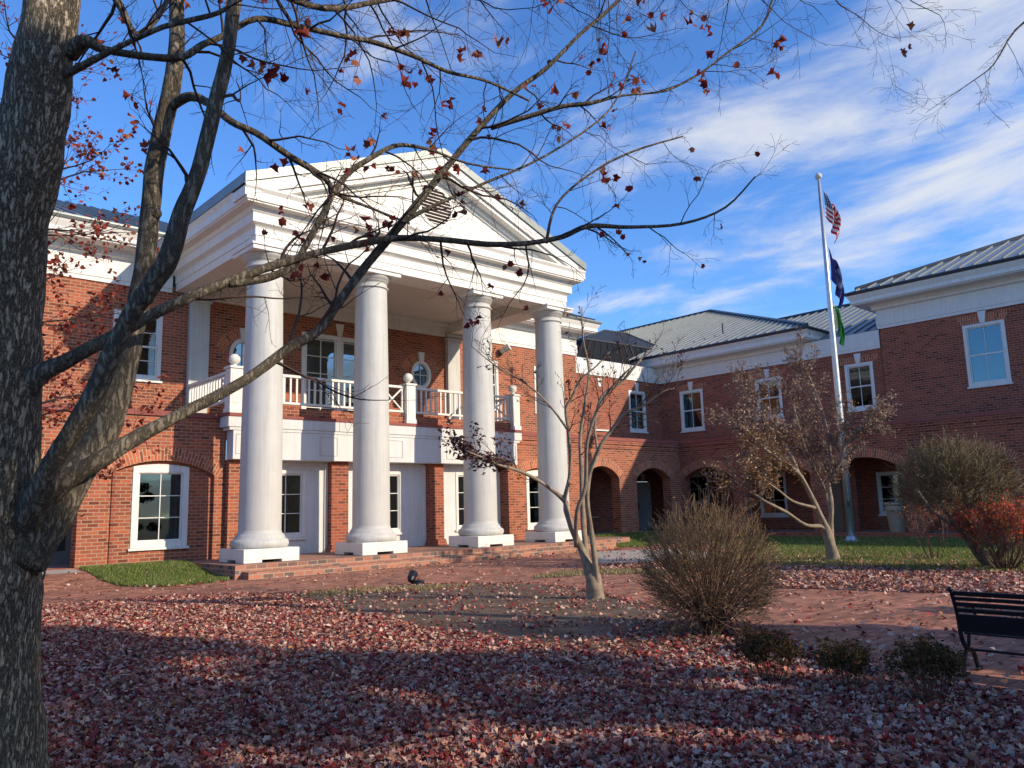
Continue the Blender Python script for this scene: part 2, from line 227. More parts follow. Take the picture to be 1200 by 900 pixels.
# ------------------------------------------------------------ limb centre lines (x, y, z, radius) in metres
MAPLE = {
  'trunk': [(0.881, 5.683, -0.04, 0.4472), (0.863, 5.654, 0.175, 0.4109), (0.827, 5.596, 0.605, 0.3868), (0.794, 5.526, 1.082, 0.3771), (0.784, 5.475, 1.368, 0.3626), (0.81, 5.401, 1.605, 0.3263), (0.813, 5.308, 2.033, 0.2611), (0.802, 5.218, 2.51, 0.2369), (0.795, 5.154, 2.843, 0.2224), (0.802, 5.077, 3.176, 0.203), (0.843, 4.98, 3.46, 0.1837), (0.858, 4.916, 3.698, 0.174), (0.867, 4.858, 3.935, 0.1644), (0.875, 4.801, 4.173, 0.145), (0.894, 4.795, 4.443, 0.1393), (0.919, 4.873, 4.938, 0.1262), (0.926, 5.042, 6.059, 0.1128), (0.869, 5.375, 7.975, 0.1004), (0.911, 5.706, 10.769, 0.0799)],
  'stemA': [(0.989, 5.369, 1.311, 0.1955), (1.091, 5.299, 1.525, 0.1779), (1.259, 5.296, 1.787, 0.148), (1.409, 5.307, 2.062, 0.1263), (1.495, 5.308, 2.336, 0.1021), (1.551, 5.334, 2.621, 0.0904), (1.603, 5.36, 2.917, 0.081), (1.644, 5.395, 3.225, 0.0769), (1.672, 5.439, 3.543, 0.0754), (1.685, 5.431, 3.85, 0.0761), (1.725, 5.379, 4.249, 0.0739), (1.743, 5.32, 4.452, 0.0709), (1.772, 5.357, 4.802, 0.0632), (1.778, 5.412, 5.163, 0.0612), (1.784, 5.535, 5.856, 0.057), (1.864, 5.722, 7.219, 0.0474), (1.827, 6.086, 8.902, 0.0365)],
  'stemB': [(0.986, 5.277, 1.432, 0.1064), (1.02, 5.075, 1.594, 0.0756), (1.055, 4.936, 1.776, 0.0654), (1.11, 4.781, 1.952, 0.0647), (1.177, 4.682, 2.131, 0.0647), (1.223, 4.602, 2.312, 0.0624), (1.259, 4.54, 2.447, 0.0577), (1.299, 4.476, 2.582, 0.0577), (1.376, 4.368, 2.761, 0.0624), (1.43, 4.291, 2.896, 0.0647), (1.475, 4.266, 3.141, 0.0584), (1.536, 4.236, 3.344, 0.052), (1.58, 4.211, 3.6, 0.0502), (1.627, 4.171, 3.908, 0.0483), (1.663, 4.156, 4.151, 0.044), (1.684, 4.143, 4.447, 0.0469), (1.736, 4.135, 4.909, 0.0404), (1.858, 4.2, 6.025, 0.0322), (2.015, 4.209, 7.248, 0.0228)],
  'limbA': [(0.95, 5.31, 1.433, 0.1064), (1.06, 5.173, 1.605, 0.0822), (1.188, 5.099, 1.727, 0.066), (1.338, 5.006, 1.847, 0.0593), (1.489, 4.983, 1.954, 0.053), (1.682, 4.916, 2.085, 0.0438), (1.921, 4.874, 2.227, 0.0399), (2.169, 4.817, 2.399, 0.0384), (2.386, 4.785, 2.587, 0.0395), (2.595, 4.77, 2.733, 0.0377), (2.727, 4.741, 2.95, 0.0355), (2.924, 4.706, 3.236, 0.0364), (3.161, 4.624, 3.571, 0.0374), (3.337, 4.546, 3.833, 0.0317), (3.517, 4.462, 4.103, 0.029), (3.711, 4.363, 4.387, 0.0262), (3.937, 4.229, 4.691, 0.0233), (4.184, 4.089, 4.936, 0.0203), (4.432, 3.934, 5.254, 0.0172), (4.688, 3.776, 5.547, 0.0175), (5.066, 3.598, 6.053, 0.0144)],
  'limbB': [(0.864, 5.263, 2.031, 0.1209), (0.927, 5.167, 2.21, 0.0919), (1.001, 5.078, 2.312, 0.0677), (1.114, 5.026, 2.394, 0.0513), (1.247, 4.954, 2.487, 0.0445), (1.415, 4.912, 2.608, 0.0404), (1.578, 4.875, 2.729, 0.0387), (1.751, 4.83, 2.842, 0.0368), (1.939, 4.773, 2.949, 0.0349), (2.114, 4.731, 3.043, 0.0329), (2.276, 4.704, 3.124, 0.0335), (2.483, 4.634, 3.211, 0.0285), (2.79, 4.602, 3.332, 0.0295), (3.115, 4.558, 3.433, 0.0276), (3.461, 4.508, 3.479, 0.0254), (3.824, 4.445, 3.505, 0.0262), (4.2, 4.363, 3.569, 0.0237), (4.536, 4.307, 3.682, 0.0244), (4.756, 4.22, 3.794, 0.0248), (5.172, 4.104, 3.846, 0.0183), (5.656, 3.918, 3.933, 0.015), (6.092, 3.751, 4.137, 0.0116), (6.357, 3.582, 4.446, 0.0078)],
  'limbC': [(1.952, 4.763, 2.943, 0.0295), (2.18, 4.746, 3.013, 0.0277), (2.354, 4.703, 3.115, 0.0254), (2.428, 4.673, 3.263, 0.0256), (2.519, 4.612, 3.481, 0.0259), (2.593, 4.574, 3.669, 0.0232), (2.688, 4.525, 3.814, 0.0234), (2.827, 4.442, 3.936, 0.0207), (2.997, 4.4, 4.047, 0.018), (3.222, 4.332, 4.05, 0.0122), (3.495, 4.233, 3.989, 0.0093), (3.841, 4.058, 3.971, 0.0063)],
  'limbD': [(1.747, 5.348, 4.306, 0.0355), (1.804, 5.156, 4.321, 0.0319), (1.871, 4.978, 4.22, 0.0313), (1.95, 4.806, 4.049, 0.0279), (2.08, 4.704, 3.967, 0.0251), (2.258, 4.635, 3.852, 0.0254), (2.406, 4.585, 3.774, 0.0256), (2.516, 4.565, 3.719, 0.023), (2.608, 4.567, 3.635, 0.0174), (2.864, 4.61, 3.625, 0.012), (3.207, 4.583, 3.569, 0.0093)],
  'limbE': [(0.981, 4.717, 4.112, 0.0532), (1.028, 4.599, 4.147, 0.0359), (1.11, 4.534, 4.097, 0.0263), (1.298, 4.435, 4.082, 0.0242), (1.485, 4.392, 4.129, 0.0247), (1.604, 4.393, 4.257, 0.0227), (1.726, 4.396, 4.363, 0.0206), (1.901, 4.34, 4.522, 0.0211), (2.123, 4.272, 4.534, 0.0215), (2.395, 4.164, 4.522, 0.0192), (2.611, 4.102, 4.531, 0.0196), (2.859, 4.021, 4.493, 0.0171), (3.151, 4.029, 4.494, 0.0148), (3.476, 3.999, 4.529, 0.0122), (3.845, 3.947, 4.483, 0.0095)],
  'limbF': [(0.943, 4.782, 3.971, 0.0242), (1.048, 4.477, 3.985, 0.0187), (1.165, 4.29, 4.042, 0.0162), (1.296, 4.155, 4.12, 0.0162), (1.445, 4.072, 4.191, 0.0164), (1.57, 4.011, 4.265, 0.0142), (1.679, 4.013, 4.439, 0.0121), (1.864, 4.04, 4.805, 0.0101)],
  'limbG': [(3.786, 4.32, 4.394, 0.0197), (3.971, 4.11, 4.462, 0.0197), (4.164, 3.919, 4.532, 0.0197), (4.317, 3.775, 4.552, 0.0197), (4.58, 3.651, 4.654, 0.01), (4.902, 3.478, 4.736, 0.0102), (5.172, 3.33, 4.916, 0.0103), (5.405, 3.211, 5.129, 0.0105), (5.684, 3.035, 5.401, 0.0106), (5.819, 2.985, 5.707, 0.0108)],
  'limbH': [(3.161, 4.624, 3.571, 0.0218), (3.348, 4.563, 3.708, 0.0158), (3.738, 4.43, 3.947, 0.0131), (4.309, 4.247, 4.297, 0.0103), (4.879, 4.033, 4.798, 0.009), (5.148, 3.938, 5.388, 0.0074)],
  'limbI': [(4.368, 4.34, 3.598, 0.0138), (4.438, 4.277, 3.92, 0.0104), (4.649, 4.1, 4.173, 0.0105), (4.967, 3.901, 4.394, 0.0106), (5.432, 3.708, 4.6, 0.0073)],
  'limbJ': [(1.04, 4.785, 4.834, 0.0353), (1.23, 4.743, 4.537, 0.023), (1.335, 4.747, 4.388, 0.018), (1.452, 4.744, 4.548, 0.0184), (1.543, 4.741, 4.82, 0.0161)],
  'limbK': [(1.69, 4.168, 4.627, 0.025), (1.885, 4.192, 4.647, 0.0232), (2.254, 4.132, 4.635, 0.0215), (2.68, 4.105, 4.869, 0.0199), (3.371, 3.947, 5.226, 0.0184), (4.336, 3.634, 5.791, 0.0167)],
  'limbL': [(1.826, 4.22, 5.416, 0.0316), (2.411, 4.206, 5.552, 0.0285), (3.209, 4.126, 5.729, 0.0249), (4.369, 3.834, 6.001, 0.0206), (5.733, 3.346, 6.315, 0.015)],
}
CREPE = {
  'a': [(9.889, 8.98, -0.056, 0.1524), (9.86, 8.96, 0.163, 0.1386), (9.798, 8.964, 0.411, 0.1178), (9.706, 8.998, 0.647, 0.0901), (9.615, 9.032, 0.882, 0.0762), (9.462, 9.044, 1.16, 0.069), (9.341, 9.027, 1.436, 0.0619), (9.297, 9.033, 1.6, 0.055), (8.921, 9.052, 1.833, 0.0338), (8.569, 9.066, 1.993, 0.0333), (8.228, 9.082, 2.095, 0.0328), (8.011, 9.131, 2.147, 0.026), (7.694, 9.253, 2.29, 0.0193), (7.481, 9.294, 2.365, 0.0128)],
  'b': [(9.297, 9.033, 1.6, 0.0481), (9.328, 8.931, 1.951, 0.0344), (9.31, 8.876, 2.29, 0.0344), (9.255, 8.84, 2.698, 0.0344), (9.195, 8.823, 3.039, 0.0275), (9.259, 8.72, 3.253, 0.0275), (9.329, 8.602, 3.508, 0.0206), (9.513, 8.387, 3.731, 0.0138), (9.648, 8.22, 3.943, 0.0069)],
  'c': [(9.231, 8.853, 2.739, 0.0275), (8.901, 8.821, 3.02, 0.0203), (8.452, 8.882, 3.374, 0.02), (7.901, 9.048, 3.669, 0.0131), (7.479, 9.103, 3.936, 0.0097)],
  'd': [(9.829, 8.988, 0.165, 0.097), (9.802, 9.049, 0.639, 0.0628), (9.795, 9.091, 1.121, 0.0563), (9.801, 9.105, 1.679, 0.0496), (9.749, 9.049, 2.169, 0.0425), (9.773, 9.065, 2.641, 0.0357), (9.782, 8.947, 3.161, 0.0286), (9.861, 8.89, 3.74, 0.0216), (9.738, 8.882, 4.312, 0.018), (9.685, 8.825, 4.81, 0.0108)],
  'e': [(9.886, 8.95, 0.094, 0.097), (9.765, 8.836, 0.513, 0.0619), (9.592, 8.74, 1.062, 0.0546), (9.421, 8.645, 1.602, 0.0474), (9.424, 8.55, 2.041, 0.0406), (9.435, 8.321, 2.431, 0.0403), (9.536, 8.183, 2.652, 0.0336), (9.578, 7.961, 2.875, 0.0333), (9.741, 7.644, 3.024, 0.0264), (9.831, 7.391, 3.186, 0.0131), (9.972, 7.25, 3.246, 0.0098)],
  'f': [(9.373, 8.619, 1.937, 0.0338), (9.711, 8.648, 2.284, 0.0277), (9.789, 8.746, 2.784, 0.0281), (9.907, 8.671, 3.281, 0.0284), (10.205, 8.484, 3.525, 0.0286), (10.362, 8.284, 3.801, 0.0286), (10.552, 8.206, 3.999, 0.0288)],
  'g': [(9.502, 9.002, 0.861, 0.0481), (9.244, 8.711, 1.406, 0.0403), (9.235, 8.5, 1.798, 0.04), (9.125, 8.326, 2.448, 0.033), (9.124, 8.084, 2.954, 0.0262), (9.21, 7.792, 3.32, 0.0195), (9.303, 7.521, 3.553, 0.0129)],
}
DOGWOOD = {
  'a': [(19.006, 9.432, -0.041, 0.1659), (18.928, 9.424, 0.329, 0.1348), (18.82, 9.445, 0.701, 0.114), (18.564, 9.449, 1.137, 0.0825), (18.261, 9.489, 1.611, 0.0718), (17.911, 9.563, 2.122, 0.0612), (17.49, 9.745, 2.431, 0.0508), (17.057, 9.938, 2.737, 0.0404), (16.633, 10.098, 3.157, 0.0301), (16.15, 10.342, 3.438, 0.02)],
  'b': [(18.837, 9.433, 0.68, 0.0622), (18.604, 9.473, 0.851, 0.0619), (18.134, 9.616, 0.908, 0.051), (17.573, 9.786, 1.226, 0.0505), (17.025, 9.958, 1.478, 0.04), (16.57, 10.171, 1.785, 0.0298), (16.166, 10.347, 2.048, 0.0198)],
  'c': [(18.901, 9.419, 0.473, 0.1037), (18.971, 9.385, 0.982, 0.0729), (18.936, 9.33, 1.394, 0.0729), (18.945, 9.354, 1.892, 0.0628), (19.028, 9.302, 2.433, 0.0526), (19.021, 9.302, 3.109, 0.0423), (18.934, 9.374, 3.794, 0.0319), (18.784, 9.505, 4.467, 0.0214), (18.643, 9.655, 5.019, 0.0161)],
  'd': [(18.945, 9.354, 1.892, 0.0524), (18.923, 8.995, 2.392, 0.0415), (18.88, 8.808, 2.812, 0.0413), (18.967, 8.376, 3.19, 0.0306), (19.127, 8.068, 3.311, 0.0152)],
  'e': [(18.426, 9.472, 1.303, 0.0514), (17.688, 9.632, 1.461, 0.0404), (17.226, 9.723, 1.727, 0.03), (16.786, 9.799, 1.967, 0.0297), (16.418, 9.923, 2.323, 0.0197)],
  'f': [(17.911, 9.563, 2.122, 0.051), (17.981, 9.799, 2.65, 0.0415), (17.813, 10.112, 3.191, 0.0314), (17.637, 10.43, 3.742, 0.0317), (17.534, 10.68, 4.301, 0.0214)],
  'g': [(18.938, 9.372, 1.189, 0.0521), (19.052, 9.546, 1.815, 0.0423), (19.046, 9.916, 2.686, 0.0432), (19.104, 10.109, 3.468, 0.0329), (19.155, 10.304, 4.271, 0.0222)],
}
BUSH = {
  'a': [(18.742, 5.832, -0.012, 0.1595), (18.508, 5.985, 0.276, 0.1241), (18.284, 6.121, 0.598, 0.0886), (18.028, 6.272, 0.991, 0.062), (17.759, 6.434, 1.385, 0.0443), (17.52, 6.547, 1.882, 0.0266)],
  'b': [(18.362, 6.08, 0.455, 0.0886), (18.349, 6.118, 0.98, 0.0713), (18.285, 6.083, 1.422, 0.0624), (18.305, 6.109, 1.866, 0.0449), (18.337, 6.122, 2.315, 0.0271)],
  'c': [(18.739, 5.828, 0.023, 0.1241), (18.728, 5.63, 0.358, 0.0881), (18.784, 5.413, 0.496, 0.0613), (18.967, 5.049, 0.783, 0.0435), (19.127, 4.66, 1.289, 0.0259)],
  'd': [(18.334, 6.095, 1.157, 0.0624), (18.196, 5.892, 1.418, 0.0529), (18.048, 5.681, 1.759, 0.0435), (17.917, 5.439, 2.176, 0.0258)],
  'e': [(18.508, 5.985, 0.276, 0.0798), (17.808, 6.103, 0.791, 0.0522), (17.174, 6.324, 1.187, 0.0344), (16.778, 6.457, 1.62, 0.0256)],
  'f': [(18.728, 5.63, 0.358, 0.0705), (18.958, 5.569, 0.958, 0.0535), (19.066, 5.613, 1.578, 0.0451), (19.18, 5.668, 2.123, 0.0274)],
}
# ------------------------------------------------------------ mesh helpers
def tag(o, label=None, cat=None, group=None, kind=None):
    if label: o['label'] = label
    if cat: o['category'] = cat
    if group: o['group'] = group
    if kind: o['kind'] = kind
    return o
def empty(name, loc, label, cat, group=None):
    o = bpy.data.objects.new(name, None); COL.objects.link(o); o.location = loc; o.empty_display_size = 0.3
    return tag(o, label, cat, group)
def wloc(o):
    v = Vector((0, 0, 0))
    while o is not None: v += o.location; o = o.parent
    return v
class MB:
    def __init__(s): s.v = []; s.f = []; s.uv = {}; s.mi = []; s.cur = 0
    def face(s, pts, uv=None):
        i = len(s.v); s.v += [tuple(p) for p in pts]; s.f.append(tuple(range(i, i+len(pts)))); s.mi.append(s.cur)
        if uv: s.uv[len(s.f)-1] = uv
    def box(s, x0, x1, y0, y1, z0, z1):
        i = len(s.v)
        s.v += [(x, y, z) for z in (z0, z1) for x, y in ((x0, y0), (x1, y0), (x1, y1), (x0, y1))]
        for f in ((3, 2, 1, 0), (4, 5, 6, 7), (0, 1, 5, 4), (1, 2, 6, 5), (2, 3, 7, 6), (3, 0, 4, 7)):
            s.f.append(tuple(i+k for k in f)); s.mi.append(s.cur)
    def prism(s, pts, axis, a, b):
        # pts: 2D polygon; axis 'y': pts are (x,z); 'x': (y,z); 'z': (x,y)
        def P(p, t): return (p[0], t, p[1]) if axis == 'y' else ((t, p[0], p[1]) if axis == 'x' else (p[0], p[1], t))
        n = len(pts); i = len(s.v); s.v += [P(p, a) for p in pts]+[P(p, b) for p in pts]
        s.f.append(tuple(range(i, i+n))); s.f.append(tuple(range(i+2*n-1, i+n-1, -1))); s.mi += [s.cur]*2
        for k in range(n):
            s.f.append((i+k, i+n+k, i+n+(k+1) % n, i+(k+1) % n)); s.mi.append(s.cur)
    def bar(s, a, b, w, h):
        a = Vector(a); b = Vector(b); d = (b-a).normalized(); r_ = d.cross(Vector((0, 0, 1)))
        if r_.length < 1e-3: r_ = Vector((1, 0, 0))
        r_.normalize(); u_ = r_.cross(d); i = len(s.v)
        for p in (a, b):
            for q, e in ((-1, -1), (1, -1), (1, 1), (-1, 1)): s.v.append(tuple(p+r_*q*w/2+u_*e*h/2))
        for f in ((0, 1, 2, 3), (7, 6, 5, 4), (0, 4, 5, 1), (1, 5, 6, 2), (2, 6, 7, 3), (3, 7, 4, 0)):
            s.f.append(tuple(i+k for k in f)); s.mi.append(s.cur)
    def tube(s, pts, rad, n=6, wob=0.0, cap=True):
        pts = [Vector(p) for p in pts]; i0 = len(s.v); ref = None; m = len(pts)
        for k, p in enumerate(pts):
            d = (pts[min(k+1, m-1)]-pts[max(k-1, 0)]).normalized()
            if ref is None: ref = d.cross(Vector((0.31, 0.9, 0.2))).normalized()
            else: ref = (ref-d*ref.dot(d)).normalized()
            c = d.cross(ref); rr = rad[k]
            for j in range(n):
                a = 2*math.pi*j/n; q = rr*(1+(wob*(math.sin(3*a+k*0.9+i0)+0.6*math.sin(5*a-k*1.7)) if wob else 0))
                s.v.append(tuple(p+(ref*math.cos(a)+c*math.sin(a))*q))
        for k in range(m-1):
            for j in range(n):
                a = i0+k*n+j; b = i0+k*n+(j+1) % n; s.f.append((a, b, b+n, a+n)); s.mi.append(s.cur)
        if cap:
            s.f.append(tuple(i0+j for j in range(n-1, -1, -1))); s.f.append(tuple(i0+(m-1)*n+j for j in range(n))); s.mi += [s.cur]*2
    def lathe(s, c, prof, n=40, cap=True):
        i0 = len(s.v); m = len(prof)
        for rr, z in prof:
            for j in range(n): a = 2*math.pi*j/n; s.v.append((c[0]+rr*math.cos(a), c[1]+rr*math.sin(a), c[2]+z))
        for k in range(m-1):
            for j in range(n):
                a = i0+k*n+j; b = i0+k*n+(j+1) % n; s.f.append((a, b, b+n, a+n)); s.mi.append(s.cur)
        if cap: s.f.append(tuple(i0+j for j in range(n-1, -1, -1))); s.f.append(tuple(i0+(m-1)*n+j for j in range(n))); s.mi += [s.cur]*2
    def build(s, name, mat, parent=None, smooth=False, label=None, boxuv=True, bevel=0):
        me = bpy.data.meshes.new(name); off = wloc(parent) if parent else Vector((0, 0, 0))
        me.from_pydata([(a-off.x, b-off.y, c-off.z) for a, b, c in s.v], [], s.f)
        for m_ in (mat if isinstance(mat, (list, tuple)) else [mat]): me.materials.append(m_)
        me.polygons.foreach_set('material_index', s.mi)
        if boxuv:
            ul = me.uv_layers.new(name='UVMap').data
            for p in me.polygons:
                if p.index in s.uv:
                    for li, uvv in zip(p.loop_indices, s.uv[p.index]): ul[li].uv = uvv
                    continue
                n = p.normal; a = (abs(n.x), abs(n.y), abs(n.z))
                for li in p.loop_indices:
                    q = me.vertices[me.loops[li].vertex_index].co+off
                    ul[li].uv = (q.x, q.y) if a[2] > max(a[0], a[1]) else ((q.y, q.z) if a[0] > a[1] else (q.x, q.z))
        if smooth: me.polygons.foreach_set('use_smooth', [True]*len(me.polygons))
        o = bpy.data.objects.new(name, me); COL.objects.link(o)
        if parent: o.parent = parent
        if label: o['label'] = label
        if bevel:
            b = o.modifiers.new('bevel', 'BEVEL'); b.width = bevel; b.segments = 2; b.limit_method = 'ANGLE'; b.angle_limit = math.radians(50)
        return o

def np_mesh(name, mat, V, F, UV=None, parent=None, smooth=False):
    # V (n,3), F (m,k) equal-size faces, UV (m,2) constant per face
    me = bpy.data.meshes.new(name); off = wloc(parent) if parent else Vector((0, 0, 0))
    V = np.asarray(V, dtype=np.float32)-np.array([off.x, off.y, off.z], dtype=np.float32); F = np.asarray(F, dtype=np.int32); m, k = F.shape
    me.vertices.add(len(V)); me.vertices.foreach_set('co', V.ravel())
    me.loops.add(m*k); me.loops.foreach_set('vertex_index', F.ravel())
    me.polygons.add(m); me.polygons.foreach_set('loop_start', np.arange(0, m*k, k, dtype=np.int32)); me.polygons.foreach_set('loop_total', np.full(m, k, dtype=np.int32))
    me.update(calc_edges=True)
    if UV is not None:
        ul = me.uv_layers.new(name='UVMap'); ul.data.foreach_set('uv', np.repeat(np.asarray(UV, dtype=np.float32), k, axis=0).ravel())
    me.materials.append(mat)
    if smooth: me.polygons.foreach_set('use_smooth', [True]*m)
    o = bpy.data.objects.new(name, me); COL.objects.link(o)
    if parent: o.parent = parent
    return o

MAPLE_LEAF = np.array([(0, -0.46), (0.22, -0.34), (0.46, -0.26), (0.36, 0.0), (0.44, 0.22), (0.23, 0.27), (0.05, 0.54), (-0.17, 0.3), (-0.42, 0.27), (-0.33, -0.02), (-0.43, -0.24), (-0.2, -0.3)])
SIMPLE_LEAF = np.array([(0, -0.5), (0.34, -0.15), (0.3, 0.22), (0, 0.5), (-0.3, 0.22), (-0.34, -0.15)])
OVAL_LEAF = np.array([(0, -0.5), (0.22, 0.0), (0, 0.5), (-0.22, 0.0)])
def leaves(name, mat, pos, size, shape, tilt, parent=None, curl=0.35, u=None, nrm=None):
    n = len(pos); S = len(shape); pos = np.asarray(pos)
    yaw = rng.uniform(0, 2*np.pi, n)
    sz = size[0]+(size[1]-size[0])*rng.random(n)
    P = np.zeros((n, S, 3)); sh = shape[None]*sz[:, None, None]
    P[:, :, 0] = sh[:, :, 0]; P[:, :, 1] = sh[:, :, 1]
    c1 = rng.normal(0, curl, n); c2 = rng.normal(0, curl, n)
    P[:, :, 2] = (c1[:, None]*shape[None, :, 0]**2*2.2+c2[:, None]*shape[None, :, 1]**2*2.2+rng.normal(0, 0.05, (n, S)))*sz[:, None]
    ax = rng.normal(0, tilt, n); ay = rng.normal(0, tilt, n)
    def rotx(P, a): y, z = P[:, :, 1].copy(), P[:, :, 2].copy(); c, s = np.cos(a)[:, None], np.sin(a)[:, None]; P[:, :, 1] = y*c-z*s; P[:, :, 2] = y*s+z*c
    def roty(P, a): x, z = P[:, :, 0].copy(), P[:, :, 2].copy(); c, s = np.cos(a)[:, None], np.sin(a)[:, None]; P[:, :, 0] = x*c+z*s; P[:, :, 2] = -x*s+z*c
    rotx(P, ax); roty(P, ay)
    x, y = P[:, :, 0].copy(), P[:, :, 1].copy(); c, s = np.cos(yaw)[:, None], np.sin(yaw)[:, None]
    P[:, :, 0] = x*c-y*s; P[:, :, 1] = x*s+y*c
    P += pos[:, None, :]
    # fan around the centre vertex
    Cc = pos[:, None, :]+np.zeros((n, 1, 3)); V = np.concatenate([P, Cc], 1).reshape(-1, 3)
    b = (np.arange(n)*(S+1))[:, None]; k = np.arange(S)[None]
    F = np.stack([b+k, b+(k+1) % S, b+S+0*k], 2).reshape(-1, 3)
    uu = rng.random(n) if u is None else u
    UV = np.repeat(np.stack([uu, rng.random(n)], 1), S, 0)
    return np_mesh(name, mat, V, F, UV, parent)

def inpoly(P, poly):
    x, y = P[:, 0], P[:, 1]; r = np.zeros(len(P), bool); n = len(poly)
    for i in range(n):
        x1, y1 = poly[i]; x2, y2 = poly[(i+1) % n]
        c = ((y1 > y) != (y2 > y)) & (x < (x2-x1)*(y-y1)/((y2-y1) or 1e-9)+x1); r ^= c
    return r
def ragged(poly, amp, step=0.35):
    out = []; n = len(poly)
    for i in range(n):
        a, b = Vector(poly[i]), Vector(poly[(i+1) % n]); L_ = (b-a).length; k = max(1, min(int(L_/step), 60)); nr = Vector((b.y-a.y, a.x-b.x)); nr.normalize() if nr.length else None
        for j in range(k):
            p = a.lerp(b, j/k); s = p.x*2.1+p.y*1.7; out.append(tuple(p+nr*amp*(math.sin(s*1.3)+0.7*math.sin(s*3.1+1)+0.5*random.uniform(-1, 1))*(0.5 if j else 0.0)))
    return out
YB = [19.2, 19.6, 20.0, 20.4, 20.8, 21.2, 21.8]
def gz(y):
    t = np.clip((np.asarray(y, float)-19.2)/2.6, 0, 1); return 0.3*t*t*(3-2*t)
GZB = [float(gz(v)) for v in YB]
def ground_z(y): return np.interp(y, YB, GZB)

def sheet(name, poly, dz, mat, kind='structure', label=None, cat=None):
    tris = tessellate_polygon([[Vector((a, b, 0)) for a, b in poly]])
    bm = bmesh.new(); vs_ = [bm.verts.new((a, b, 0)) for a, b in poly]
    for t in tris:
        try: bm.faces.new([vs_[i] for i in t])
        except ValueError: pass
    for yb in YB:
        bmesh.ops.bisect_plane(bm, geom=bm.verts[:]+bm.edges[:]+bm.faces[:], plane_co=(0, yb, 0), plane_no=(0, 1, 0))
    for v in bm.verts: v.co.z = float(ground_z(v.co.y))+dz
    for f in bm.faces:
        if f.normal.z < 0: f.normal_flip()
    ul = bm.loops.layers.uv.new('UVMap')
    for f in bm.faces:
        for l in f.loops: l[ul].uv = (l.vert.co.x, l.vert.co.y)
    me = bpy.data.meshes.new(name); bm.to_mesh(me); bm.free(); me.materials.append(mat)
    o = bpy.data.objects.new(name, me); COL.objects.link(o); tag(o, label, cat, kind=kind); return o

def sheetpts(poly, dens, clip=None):
    P = np.array(poly); a, b = P.min(0), P.max(0)
    n = int((b[0]-a[0])*(b[1]-a[1])*dens); Q = rng.uniform(a, b, (n, 2)); Q = Q[inpoly(Q, poly)]
    return Q
def visible(Q, margin=0.06, z=0.0):
    """keep only points the photographed view can see plus a wide margin round it"""
    v = np.stack([Q[:, 0], Q[:, 1], np.full(len(Q), z-H)], 1); d = v@np.array(fw); xx = v@np.array(rt)/np.maximum(d, .01); yy = v@np.array(up)/np.maximum(d, .01)
    return (d > 0.3) & (abs(xx) < 0.645+0.25) & (yy > -0.484-0.35)

# ------------------------------------------------------------ the ground
gp = [(-700, -700), (700, -700), (700, 900), (-700, 900)]
sheet('ground', gp, -0.02, MAT['land'])
PAVE = [(-14, -14), (30.45, -14), (30.45, 22.0), (-14, 22.0)]
sheet('brick_paving', PAVE, 0.0, MAT['paver'])
LEAFBED = [(-9, 19.0), (-0.4, 17.9), (1.8, 16.7), (3.49, 16.2), (5.72, 15.9), (7.2, 14.3), (8.53, 14.02), (9.5, 13.5), (10.52, 12.74), (11.03, 11.6), (10.9, 10.4), (10.36, 9.2), (9.52, 7.25), (8.75, 5.45), (8.44, 4.83), (7.4, 3.9), (7.15, 3.2), (6.98, 2.3), (6.9, 1.0), (6.9, -13), (-13, -13), (-13, 19)]
LEAFBED = ragged(LEAFBED, 0.1)
sheet('planting_bed', LEAFBED, 0.004, MAT['leafsoil'])
MULCH = [(6.9, 13.2), (7.4, 14.15), (8.53, 13.97), (9.5, 13.42), (10.46, 12.7), (10.96, 11.6), (10.84, 10.4), (10.3, 9.2), (9.46, 7.25), (8.7, 5.5), (8.3, 4.9), (7.3, 5.0), (6.4, 5.6), (6.25, 6.8), (6.3, 8.9), (6.45, 11.0)]
MULCH = ragged(MULCH, 0.22)
sheet('mulch_patch', MULCH, 0.008, MAT['soil'])
FARBED = [(13.6, -13), (13.94, 3.97), (12.85, 7.27), (13.5, 8.6), (14.7, 9.46), (15.1, 11.2), (14.4, 13.2), (15.6, 13.7), (17.3, 12.7), (19.4, 12.7), (23, 15.3), (27, 18.5), (30.4, 20.8), (30.4, -13)]
FARBED = ragged(FARBED, 0.14)
sheet('leaf_strewn_bed', FARBED, 0.004, MAT['leafsoil'])
LAWN = [(17.4, -13), (17.6, 5.1), (17.0, 9.4), (17.3, 12.4), (19.5, 12.55), (23, 15.2), (27, 18.4), (30.38, 20.7), (30.38, -13)]
LAWN = ragged(LAWN, 0.25)
sheet('lawn_ground', LAWN, 0.008, MAT['turf'])
CONC = [(16.0, 14.6), (19.8, 17.9), (22.4, 16.8), (21.0, 14.4), (18.9, 12.9), (17.0, 13.0)]
sheet('concrete_path', CONC, 0.006, MAT['concrete'])
LEFTG = [(5.45, 22.0), (7.95, 22.0), (7.95, 18.75), (7.35, 18.3), (6.3, 18.2), (5.75, 19.2), (5.5, 20.3)]
sheet('grass_patch_ground', LEFTG, 0.008, MAT['turf'])
SMALLG = [(21.9, 19.3), (24.2, 21.9), (27.0, 21.9), (29.0, 21.8), (27.6, 20.2), (24.5, 18.9), (22.6, 18.2)]
SMALLG = ragged(SMALLG, 0.12)
sheet('shaded_grass_ground', SMALLG, 0.008, MAT['turf'])
STRIP = [(11.9, 12.6), (13.0, 13.2), (14.2, 13.0), (14.8, 11.9), (14.6, 10.6), (14.2, 10.2), (13.9, 11.4), (13.0, 12.2)]
STRIP = ragged(STRIP, 0.12)
sheet('dry_grass_strip_ground', STRIP, 0.004, MAT['soil'])
